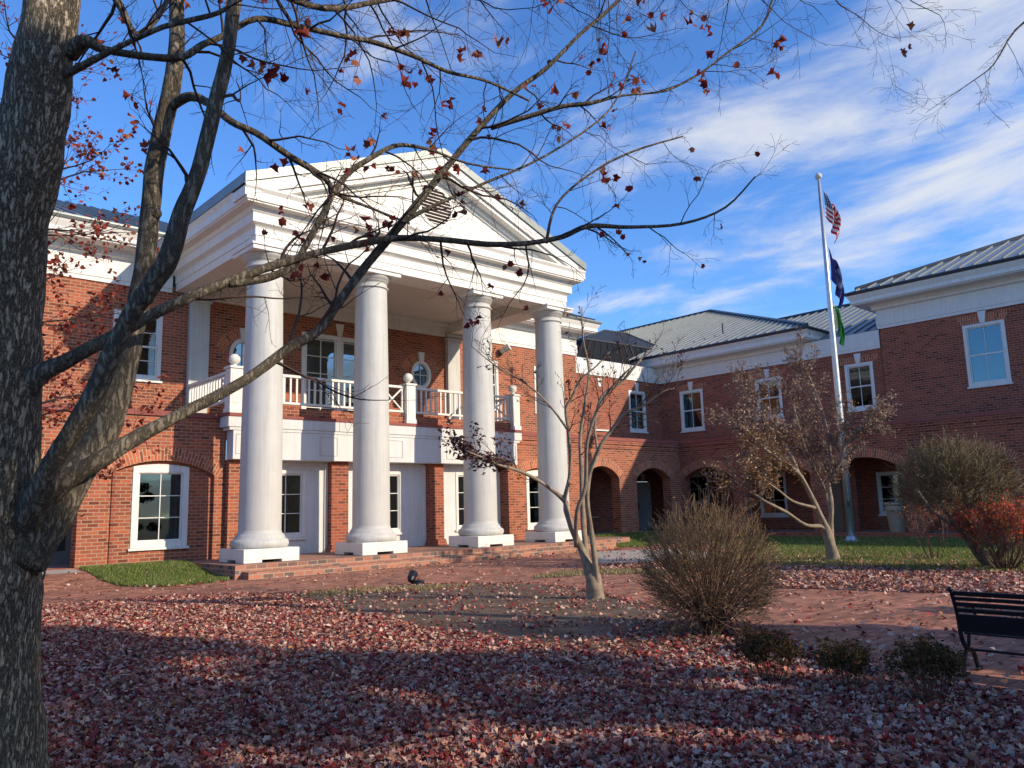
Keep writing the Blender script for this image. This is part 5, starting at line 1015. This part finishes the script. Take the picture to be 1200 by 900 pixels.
# --- feathery tree by the flagpole
sp5 = dict(seg=0.14, wob=0.09, up=0.03, rmin=0.0042, sides=4, levels=2, kids=(12, 6), ang=(22, 48), len=(0.26, 0.45))
Tr, tips, ends = traced('ornamental_tree', DOGWOOD, (18.99, 9.44, 0), 'feathery tan tree with forked trunk and rusty leaves beside the flagpole', MAT['palebark'], MAT['paletwig'], sp5,
    [('a', 20, 0.5, (0.5, 1.0), 0.35), ('b', 9, 0.6, (0.5, 0.9), 0.3), ('c', 30, 0.3, (0.45, 0.9), 0.2), ('d', 22, 0.25, (0.4, 0.9), 0.25), ('e', 10, 0.45, (0.4, 0.8), 0.35), ('f', 24, 0.2, (0.45, 0.95), 0.3), ('g', 24, 0.25, (0.45, 0.95), 0.25)])
T_ = np.array([(t.x, t.y, t.z) for t in tips]); hz = T_[:, 2]
s_ = T_@np.array(rt)      # position across the view
k1 = rng.random(len(T_)) < 0.22
leaves('seed_heads', MAT['budleaf'], T_[k1]+rng.normal(0, .05, (k1.sum(), 3)), (0.05, 0.10), OVAL_LEAF, 1.2, Tr)
low = (hz < 3.15) & (s_ < np.percentile(s_, 55)); k2 = low & (rng.random(len(T_)) < 0.17)
leaves('rusty_leaves', MAT['rustleaf'], T_[k2]+rng.normal(0, .07, (k2.sum(), 3)), (0.07, 0.12), OVAL_LEAF, 1.0, Tr)

# --- rounded bare bush in front of the path
def fanbush(name, base, label, n, height, spread, r, mats, spec, cat='bush', top=True, leafm=None, lp=0.1, lsize=(0.03, 0.06), group=None, tipfrac=0.55, loc_jit=0.12, lrep=1, flat=0.1, ub=1.0, ball=False):
    T = empty(name, (base[0], base[1], float(ground_z(base[1]))), label, cat); st = MB(); tw = MB(); tips = []; ends = []
    for k in range(n):
        a = 2.399*k; q = math.sqrt((k+0.5)/n); ang = q*math.radians(spread)*random.uniform(0.85, 1.1); d = Vector((math.cos(a)*math.sin(ang), math.sin(a)*math.sin(ang), math.cos(ang)))
        p = Vector((base[0]+math.cos(a)*loc_jit*q, base[1]+math.sin(a)*loc_jit*q, float(ground_z(base[1]))-0.02)); Ln = height*((max(math.cos(ang), 0.42) if ball else 1.0-flat*q*q)+random.gauss(0, 0.04)); seg = 7; pts = [p.copy()]; rr = [r*random.uniform(0.7, 1.2)]; dd = d.copy()
        for s in range(seg):
            dd = (dd+Vector((random.gauss(0, .07), random.gauss(0, .07), ub*(0.05+0.10*q)))).normalized(); pts.append(pts[-1]+dd*Ln*tipfrac/seg); rr.append(rr[0]*(1-0.55*(s+1)/seg))
        st.tube(pts, rr, 5, cap=False)
        for s in range(spec['n']):
            i = max(random.randint(3, seg), random.randint(3, seg)); dq = (dd+Vector((random.gauss(0, .32), random.gauss(0, .32), random.uniform(0.0, 0.35)))).normalized()
            grow(tw, pts[i], dq, Ln*(1-tipfrac*i/seg)*random.uniform(0.75, 1.02), rr[i]*0.6, 0, spec, tips, ends)
    if group: T['group'] = group
    st.build('stems', mats[0], T); tw.build('twigs', mats[1], T)
    if leafm:
        sel = [t for t in tips if random.random() < lp]; P_ = np.repeat(np.array([(t.x, t.y, t.z) for t in sel]), lrep, 0); P_ += rng.normal(0, .02, P_.shape)
        leaves('leaves', leafm, P_, lsize, OVAL_LEAF, 1.1, T)
    return T, tips, ends
spb = dict(seg=0.09, wob=0.10, up=0.06, rmin=0.0028, sides=4, levels=1, kids=(6,), ang=(14, 36), len=(0.4, 0.62), n=5)
def ballbush(name, base, label, n, rad, height):
    T = empty(name, (*base, 0), label, 'bush'); st = MB(); tw = MB(); tips = []; ends = []; B = Vector((*base, -0.02)); cz = height-rad
    spq = dict(seg=0.05, wob=0.11, up=0.05, rmin=0.0024, sides=3, levels=1, kids=(4,), ang=(14, 40), len=(0.4, 0.65))
    for k in range(n):
        a = 2.399*k+random.uniform(-.2, .2); w_ = 1-1.55*(k+0.5)/n          # from straight up to well below the middle
        s_ = math.sqrt(max(0, 1-w_*w_)); rr = rad*random.uniform(0.62, 0.86)
        tgt = B+Vector((math.cos(a)*s_*rr*1.06, math.sin(a)*s_*rr*1.06, cz+w_*rr)); c = B+Vector((math.cos(a)*s_*0.10, math.sin(a)*s_*0.10, (tgt.z)*random.uniform(0.25, 0.45)))
        pts = []; r0_ = random.uniform(0.006, 0.013)
        b0_ = B+Vector((random.uniform(-.09, .09), random.uniform(-.09, .09), 0))
        for q in range(9):
            t = q/8; p = b0_*(1-t)**2+c*2*t*(1-t)+tgt*t*t; pts.append(p+Vector((random.gauss(0, .008), random.gauss(0, .008), 0)))
        st.tube(pts, [r0_*(1-0.7*q/8) for q in range(9)], 5, cap=False)
        for q in range(7):
            i_ = random.choice((4, 5, 6, 6, 7, 7, 8, 8)); p = pts[i_]; out_ = (p-(B+Vector((0, 0, cz*0.75)))).normalized()
            dq = out_+Vector((random.gauss(0, .3), random.gauss(0, .3), 0.45+random.gauss(0, .2)))
            lim = rad*1.0-(p-(B+Vector((0, 0, cz)))).length
            grow(tw, p, dq, max(0.13, min(0.5, lim*1.25+0.06))*random.uniform(0.75, 1.08), r0_*0.38, 0, spq, tips, ends)
    st.build('stems', MAT['bushstem'], T); tw.build('twigs', MAT['bushtwig'], T)
    P_ = np.array([(t.x, t.y, t.z) for t in tips if random.random() < 0.2]); leaves('leaves', MAT['oliveleaf'], P_, (0.018, 0.034), OVAL_LEAF, 1.1, T)
ballbush('burning_bush', (7.95, 5.45), 'round leafless bush with dense fine tan twigs between the mulch bed and the path', 130, 0.78, 1.50)
# --- domed olive bush on forked trunks and the scarlet shrub beside it
Tb = empty('domed_bush', (18.8, 5.86, 0), 'clipped dome-shaped olive twiggy bush on leaning trunks at the right', 'bush'); LPb = {}
for k in BUSH:
    mb = MB(); LPb[k] = limb(mb, BUSH[k], 12, 0.05, 4); mb.build('trunk' if k in 'ac' else 'branch', MAT['limb'], Tb, smooth=True)
tw = MB(); tips = []; ends = []
spd = dict(seg=0.1, wob=0.13, up=0.05, rmin=0.0042, sides=3, levels=1, kids=(5,), ang=(25, 60), len=(0.35, 0.6))
dc = Vector((0, 0, H))+fw*16.6+rt*((1122-600)/930.8*16.6)-up*((580-450)/930.8*16.6)
for k in range(560):
    a = random.uniform(0, 6.283); cz = random.uniform(-0.5, 1); s = math.sqrt(1-cz*cz); d = Vector((math.cos(a)*s, math.sin(a)*s, cz)); q = random.uniform(0.15, 0.62)
    c = dc+Vector((d.x*1.3*q, d.y*1.3*q, d.z*1.12*q)); grow(tw, c, d+Vector((random.gauss(0, .35), random.gauss(0, .35), 0.3)), (1.30-1.12*q)*random.uniform(0.75, 1.0), 0.008, 0, spd, tips, ends)
tw.build('twigs', MAT['olivetwig'], Tb)
sel = [t for t in tips if random.random() < 0.45]; P_ = np.array([(t.x, t.y, t.z) for t in sel]); leaves('leaves', MAT['oliveleaf'], P_, (0.03, 0.06), OVAL_LEAF, 1.1, Tb)
T, tips, ends = fanbush('scarlet_shrub', (18.05, 5.42), 'shrub with scarlet and orange leaves beside the foot of the domed bush', 56, 1.45, 64, 0.010, (MAT['bushstem'], MAT['paletwig']), dict(spb, rmin=0.0035, kids=(5,)), leafm=MAT['scarlet'], lp=0.6, lsize=(0.055, 0.095))
T, tips, ends = fanbush('scarlet_shrub', (20.3, 7.6), 'thin red-leaved shrub between the domed bush and the trash bin', 12, 1.6, 35, 0.010, (MAT['bushstem'], MAT['paletwig']), dict(spb, rmin=0.0035, kids=(4,), n=3), leafm=MAT['scarlet'], lp=0.35, lsize=(0.05, 0.08))
# --- three small shrubs in the leaves
for i, (x, y, h_, lab) in enumerate(((6.25, 3.75, 0.42, 'darkest green low shrub in the leaves, nearest the round bush'), (6.35, 3.13, 0.38, 'sparse low shrub with a tall brown sprig, middle of the three'), (6.36, 2.50, 0.45, 'russet low shrub in the leaves nearest the bench'))):
    fanbush('low_shrub', (x, y), lab, (20, 14, 18)[i], h_, 46, 0.005, (MAT['bushstem'], MAT['twig']), dict(seg=0.05, wob=0.14, up=0.05, rmin=0.0014, sides=3, levels=1, kids=(4,), ang=(25, 55), len=(0.4, 0.6), n=3), leafm=MAT['shrubleaf'], lp=0.95, lsize=(0.022, 0.045), loc_jit=0.09, lrep=3, group='small shrubs planted in the leaf bed')
# --- branches reaching in at the top right from a bare tree beside the viewer
T3 = empty('bare_tree', (11.5, -1.0, 0), 'bare tree whose drooping twig tips hang into the top right corner', 'tree')
mb = MB(); limb(mb, [(11.5, -1, -0.05, 0.2), (11.5, -1, 2, 0.17), (11.4, -0.9, 4.5, 0.14), (11.3, -0.7, 7, 0.1), (11.2, -0.5, 10, 0.05)], 16, 0.03); mb.build('trunk', MAT['limb'], T3, smooth=True)
tw = MB(); tips = []; ends = []; sp6 = dict(seg=0.12, wob=0.13, up=-0.02, rmin=0.0015, sides=4, levels=2, kids=(4, 3), ang=(25, 55), len=(0.35, 0.6))
for pl in ([(11.4, -0.8, 6.0, 0.07), (11.0, 0.5, 7.0, 0.05), (10.5, 1.6, 7.15, 0.035), (10.152, 1.93, 6.95, 0.024), (9.885, 2.221, 6.695, 0.018), (9.739, 2.434, 6.32, 0.013), (9.575, 2.621, 6.135, 0.010), (9.376, 2.841, 5.952, 0.006), (9.211, 3.025, 5.796, 0.004)],
           [(11.35, -0.8, 6.6, 0.07), (10.2, 1.2, 8.0, 0.05), (8.9, 2.8, 8.4, 0.03), (8.05, 3.7, 7.9, 0.02), (8.311, 3.563, 7.133, 0.013), (8.545, 3.398, 6.905, 0.009), (8.74, 3.261, 6.708, 0.006), (8.926, 3.109, 6.625, 0.004)]):
    mb = MB(); q = limb(mb, [(*p[:3], p[3]*0.6) for p in pl], 10, 0.04); mb.build('branch', MAT['limb'], T3, smooth=True); along(q, 0.45, 1.0, 11, tw, (0.3, 0.8), sp6, tips, ends, bias=(0, 0, -0.3))
tw.build('twigs', MAT['twig'], T3)

# --- trees behind the viewer that shade the foreground
def shade_tree(x, y, h_, r, z0, label, dens, name='evergreen_tree'):
    T = empty(name, (x, y, 0), label, 'tree'); mb = MB(); mb.tube([(x, y, -0.1), (x+0.1, y, h_*0.5), (x, y+0.1, h_*0.95)], [0.22, 0.16, 0.04], 12, 0.03); mb.build('trunk', MAT['bark'], T, smooth=True)
    P_ = []
    nb = int(27*dens)
    for k in range(nb):
        t = random.random(); a = random.uniform(0, 6.283); z = z0+(h_-z0)*t; rr = r*(1-0.55*t)*math.sqrt(random.uniform(0.15, 1)); cr_ = r*random.uniform(0.16, 0.30)
        P_.append(cloud((x+rr*math.cos(a), y+rr*math.sin(a), z), (cr_, cr_, cr_*0.7), int(300*cr_*cr_*3)))
        mb = None
    leaves('foliage', MAT['green'], np.concatenate(P_), (0.16, 0.3), OVAL_LEAF, 1.2, T)
SHADE = [(10.0, -9.5, 10.8, 3.0, 2.0, 2.2), (5.6, -10.5, 11.6, 3.1, 2.0, 2.2), (1.5, -9.5, 9.4, 2.9, 2.0, 2.2), (-2.5, -8.0, 9.0, 2.8, 2.0, 2.2), (11.3, -3.3, 4.6, 1.9, 0.7, 2.0), (15.0, -5.5, 4.6, 1.6, 0.8, 0.8)]
SHLAB = ['dense evergreen behind the viewer, second from the right of the tall row', 'dense evergreen behind the viewer in the middle of the tall row', 'dense evergreen behind the viewer left of the middle', 'dense evergreen behind the viewer at the left end of the row', 'low evergreen closest to the bench, out of view', 'low open evergreen beside the path, out of view']
# shade trees (south-east of the viewer, out of frame)
random.seed(11)
for i, (x, y, h_, r, z0, dn) in enumerate(SHADE):
    shade_tree(x, y, h_, r, z0, SHLAB[i], dn)
# ------------------------------------------------------------ flagpole and flags
FX, FY = 27.8, 13.08
FP = empty('flagpole', (FX, FY, 0), 'tall silver flagpole with a pale ball on top in front of the arcade', 'flagpole')
mb = MB(); mb.tube([(FX, FY, 0.0), (FX, FY, 4.5), (FX, FY, 9), (FX, FY, 13.35)], [0.13, 0.12, 0.09, 0.05], 24); mb.build('pole', MAT['alu'], FP, smooth=True)
mb = MB(); mb.lathe((FX, FY, 0), [(0.33, 0.0), (0.33, 0.04), (0.24, 0.07), (0.18, 0.11), (0.16, 0.2)], 24); mb.build('base_collar', MAT['alu'], FP, smooth=True)
mb = MB(); mb.lathe((FX, FY, 13.35), [(0.03, 0.0), (0.07, 0.05)]+[(0.135*math.sin(math.pi*k/12), 0.16-0.135*math.cos(math.pi*k/12)) for k in range(1, 13)], 20); mb.build('ball', MAT['column'], FP, smooth=True)
mb = MB(); mb.tube([(FX-0.12, FY-0.08, 1.3), (FX-0.1, FY-0.07, 8), (FX-0.06, FY-0.05, 13.2)], [0.008]*3, 5); mb.build('halyard', MAT['column'], FP)
mb = MB(); mb.box(FX-0.2, FX-0.13, FY-0.12, FY-0.05, 1.2, 1.42); mb.build('cleat', MAT['dkgutter'], FP)
def flagmat(name, kind):
    m, nt, n, l, b = newmat(name); uv = n.new('ShaderNodeUVMap'); sp = n.new('ShaderNodeSeparateXYZ'); l.new(uv.outputs[0], sp.inputs[0])
    def mt(op, a, b_=None):
        q = n.new('ShaderNodeMath'); q.operation = op
        for i, v in enumerate((a, b_)):
            if v is None: continue
            if isinstance(v, (int, float)): q.inputs[i].default_value = v
            else: l.new(v, q.inputs[i])
        return q.outputs[0]
    U, V = sp.outputs[0], sp.outputs[1]
    if kind == 'us':
        st = mt('LESS_THAN', mt('MODULO', mt('MULTIPLY', mt('SUBTRACT', 1.0, V), 6.5), 1.0), 0.5)
        c = mixc(nt, st, (0.75, 0.73, 0.72), (0.50, 0.03, 0.04))
        cant = mt('MULTIPLY', mt('LESS_THAN', U, 0.4), mt('GREATER_THAN', V, 1-7/13))
        fu = mt('SUBTRACT', mt('MODULO', mt('MULTIPLY', U, 15), 1.0), 0.5); fv = mt('SUBTRACT', mt('MODULO', mt('MULTIPLY', mt('SUBTRACT', 1.0, V), 16.7), 1.0), 0.5)
        star = mt('LESS_THAN', mt('ADD', mt('MULTIPLY', fu, fu), mt('MULTIPLY', fv, fv)), 0.07)
        c = mixc(nt, cant, c, mixc(nt, star, (0.02, 0.03, 0.12), (0.75, 0.75, 0.75)))
    elif kind == 'navy':
        du = mt('SUBTRACT', U, 0.5); dv = mt('MULTIPLY', mt('SUBTRACT', V, 0.5), 0.65); rr = mt('ADD', mt('MULTIPLY', du, du), mt('MULTIPLY', dv, dv))
        ins = mt('LESS_THAN', rr, 0.036); ring = mt('MULTIPLY', mt('GREATER_THAN', rr, 0.027), ins); core = mt('LESS_THAN', rr, 0.008)
        c = mixc(nt, ins, (0.022, 0.03, 0.17), (0.60, 0.58, 0.66)); c = mixc(nt, ring, c, (0.30, 0.22, 0.25)); c = mixc(nt, core, c, (0.25, 0.28, 0.42))
    else:
        a = mt('LESS_THAN', U, 0.12); c = mixc(nt, a, (0.035, 0.26, 0.06), (0.75, 0.70, 0.25)); w_ = mt('MULTIPLY', mt('GREATER_THAN', U, 0.12), mt('LESS_THAN', U, 0.22)); c = mixc(nt, w_, c, (0.7, 0.72, 0.65))
    l.new(c, b.inputs['Base Color']); b.inputs['Roughness'].default_value = 0.7
    t = n.new('ShaderNodeBsdfTranslucent'); l.new(c, t.inputs[0]); mx = n.new('ShaderNodeMixShader'); mx.inputs[0].default_value = 0.3; l.new(b.outputs[0], mx.inputs[1]); l.new(t.outputs[0], mx.inputs[2]); l.new(mx.outputs[0], n['Material Output'].inputs[0])
    return m
def flag(kind, ztop, hoist, fly, out_, droop, label, seed):
    """a limp flag: the fly end sags and gathers into folds"""
    nu, nv = 26, 22; me = bpy.data.meshes.new(kind); V_ = []; F_ = []; U_ = []
    dirx = Vector((rt.x, rt.y, 0)).normalized(); dirn = Vector((-dirx.y, dirx.x, 0))
    for j in range(nv+1):
        v = j/nv
        for i in range(nu+1):
            u = i/nu
            xx = out_*(1-math.exp(-3.0*u))/0.95*(0.45+0.75*math.sin(math.pi*(0.12+0.8*(1-v)))); zz_ = ztop-hoist*(1-v)-droop*(u**0.9)
            zz_ = zz_ if True else 0
            nn = 0.13*math.sin(u*14+v*2.0+seed)*min(1, u*4)*(0.7+0.5*u)
            p = Vector((FX+0.06, FY-0.05, 0))+dirx*(0.05+xx+0.03*math.sin(u*9+v*3))+dirn*nn; V_.append((p.x, p.y, zz_)); U_.append((u, v))
    for j in range(nv):
        for i in range(nu): a = j*(nu+1)+i; F_.append((a, a+1, a+nu+2, a+nu+1))
    me.from_pydata([(a-FX, b-FY, c-ztop) for a, b, c in V_], [], F_); ul = me.uv_layers.new(name='UVMap')
    for l in me.loops: ul.data[l.index].uv = U_[l.vertex_index]
    me.materials.append(flagmat(kind, {'us_flag': 'us', 'state_flag': 'navy', 'county_flag': 'green'}[kind])); me.polygons.foreach_set('use_smooth', [True]*len(me.polygons))
    o = bpy.data.objects.new({'us_flag': 'national_flag'}.get(kind, kind), me); COL.objects.link(o); o.location = (FX, FY, ztop); tag(o, label, 'flag', 'flags on the pole'); return o
flag('us_flag', 12.95, 1.05, 1.5, 0.44, 1.0, 'red and white striped flag with starred blue corner, topmost on the pole', 0.6)
flag('state_flag', 10.75, 1.25, 1.4, 0.34, 1.15, 'navy flag with a pale round emblem, middle one on the pole', 2.1)
flag('county_flag', 8.75, 1.0, 1.4, 0.22, 0.85, 'green flag with a yellow edge, lowest on the pole', 3.7)
# ------------------------------------------------------------ trash bin inside the arcade arch
TB = empty('trash_bin', (31.05, 12.72, 0.2), 'round beige trash bin standing in the arcade arch', 'trash bin')
mb = MB(); mb.lathe((31.05, 12.72, 0.2), [(0.33, 0.0), (0.34, 0.02), (0.41, 0.78), (0.42, 0.80)], 40); mb.build('body', MAT['bin'], TB, smooth=True)
mb = MB(); mb.lathe((31.05, 12.72, 0.2), [(0.44, 0.80), (0.45, 0.84), (0.45, 0.97), (0.43, 1.0), (0.47, 1.01), (0.48, 1.09), (0.45, 1.12), (0.3, 1.13), (0.28, 1.02)], 40); mb.build('rim', MAT['bin'], TB, smooth=True)
# ------------------------------------------------------------ bench seen from behind
BX, BY = 7.47, 2.66
BN = empty('park_bench', (BX, BY, 0), 'black slatted park bench seen from behind at the right edge', 'bench')
BL = 1.5; 
def bp_(x, y, z): return (BX+x, BY+y, z)
mb = MB()
# back rest: top rail board, slats, bottom board (leaning back towards the viewer)
def backx(z): return 0.02-0.11*(z-0.34)/0.38
for z0_, z1_ in ((0.665, 0.705), (0.625, 0.657), (0.575, 0.612), (0.525, 0.562), (0.36, 0.512)):
    a, b = backx(z0_), backx(z1_); mb.prism([(BX+a, z0_), (BX+a+0.022, z0_), (BX+b+0.022, z1_), (BX+b, z1_)], 'y', BY-BL+0.02, BY-0.02)
mb.build('backrest', MAT['black'], BN, bevel=0.004)
mb = MB()
for k in range(6): x = 0.06+k*0.062; mb.box(BX+x, BX+x+0.05, BY-BL+0.02, BY-0.02, 0.335+0.004*k, 0.352+0.004*k)
mb.build('seat', MAT['black'], BN, bevel=0.004)
mb = MB(); mb.tube([bp_(0.14, -0.02, 0.20), bp_(0.14, -BL+0.02, 0.20)], [0.011, 0.011], 8); mb.build('stretcher', MAT['black'], BN)
for y in (-0.005, -BL+0.005):
    mb = MB()
    def crv(P_, r0_, r1_): n = len(P_); Q = smooth_path([(*bp_(p[0], y, p[1]), 0) for p in P_], 5); mb.tube([q.xyz for q in Q], [r0_+(r1_-r0_)*k/(len(Q)-1) for k in range(len(Q))], 10)
    crv([(backx(0.72)-0.005, 0.72), (0.0, 0.52), (0.03, 0.34), (0.08, 0.25), (0.14, 0.205)], 0.016, 0.02)       # back upright curving to the hub
    crv([(0.14, 0.205), (0.19, 0.25), (0.215, 0.34)], 0.018, 0.014)                               # hub up to the seat
    crv([(0.14, 0.205), (0.05, 0.15), (0.02, 0.07), (0.0, 0.01)], 0.02, 0.017)                      # rear leg
    crv([(0.14, 0.205), (0.27, 0.16), (0.32, 0.07), (0.35, 0.01)], 0.02, 0.017)                      # front leg
    crv([(0.215, 0.335), (0.34, 0.345), (0.40, 0.36)], 0.014, 0.012)
    crv([(0.40, 0.36), (0.41, 0.46), (0.36, 0.53), (0.2, 0.54), (0.02, 0.53)], 0.013, 0.012)          # arm rest
    mb.tube([bp_(-0.05, y, 0.012), bp_(0.05, y, 0.012)], [0.018, 0.018], 8); mb.tube([bp_(0.30, y, 0.012), bp_(0.41, y, 0.012)], [0.018, 0.018], 8)
    mb.lathe(bp_(backx(0.72)-0.01, y, 0.70), [(0.012, 0), (0.024, 0.01), (0.026, 0.025), (0.015, 0.04), (0.004, 0.044)], 12)
    mb.build('leg', MAT['black'], BN, smooth=True)
# ------------------------------------------------------------ small black ground spotlight in the mulch
SP = empty('ground_spotlight', (9.66, 13.8, 0.0), 'small black ground spotlight at the edge of the mulch bed', 'spotlight')
mb = MB(); mb.tube([(9.66, 13.8, 0.0), (9.66, 13.8, 0.07)], [0.03, 0.03], 10); mb.tube([(9.58, 13.75, 0.08), (9.62, 13.78, 0.12), (9.74, 13.88, 0.20)], [0.05, 0.085, 0.10], 16); mb.build('lamp', MAT['black'], SP)
mb = MB(); mb.lathe((9.72, 13.66, 0), [(0.12, 0.0), (0.12, 0.06), (0.09, 0.09), (0.02, 0.1)], 16); mb.build('junction_box', MAT['black'], SP)
# wooden folding stand leaning in the dark arch
EA = empty('display_stand', (25.6, 24.0, 0.285), 'grey wooden display stand with a crossbar in the dark arch', 'stand')
mb = MB(); mb.bar((24.75, 23.6, 1.75), (25.05, 23.6, 0.3), 0.05, 0.05); mb.build('leg', MAT['bin'], EA)
mb = MB(); mb.bar((25.4, 24.1, 1.7), (25.05, 24.2, 0.3), 0.05, 0.05); mb.build('leg', MAT['bin'], EA)
mb = MB(); mb.bar((24.95, 23.62, 1.0), (26.4, 23.62, 1.0), 0.05, 0.05); mb.build('crossbar', MAT['bin'], EA)
# ------------------------------------------------------------ a tree line beyond the town side, for reflections and other views
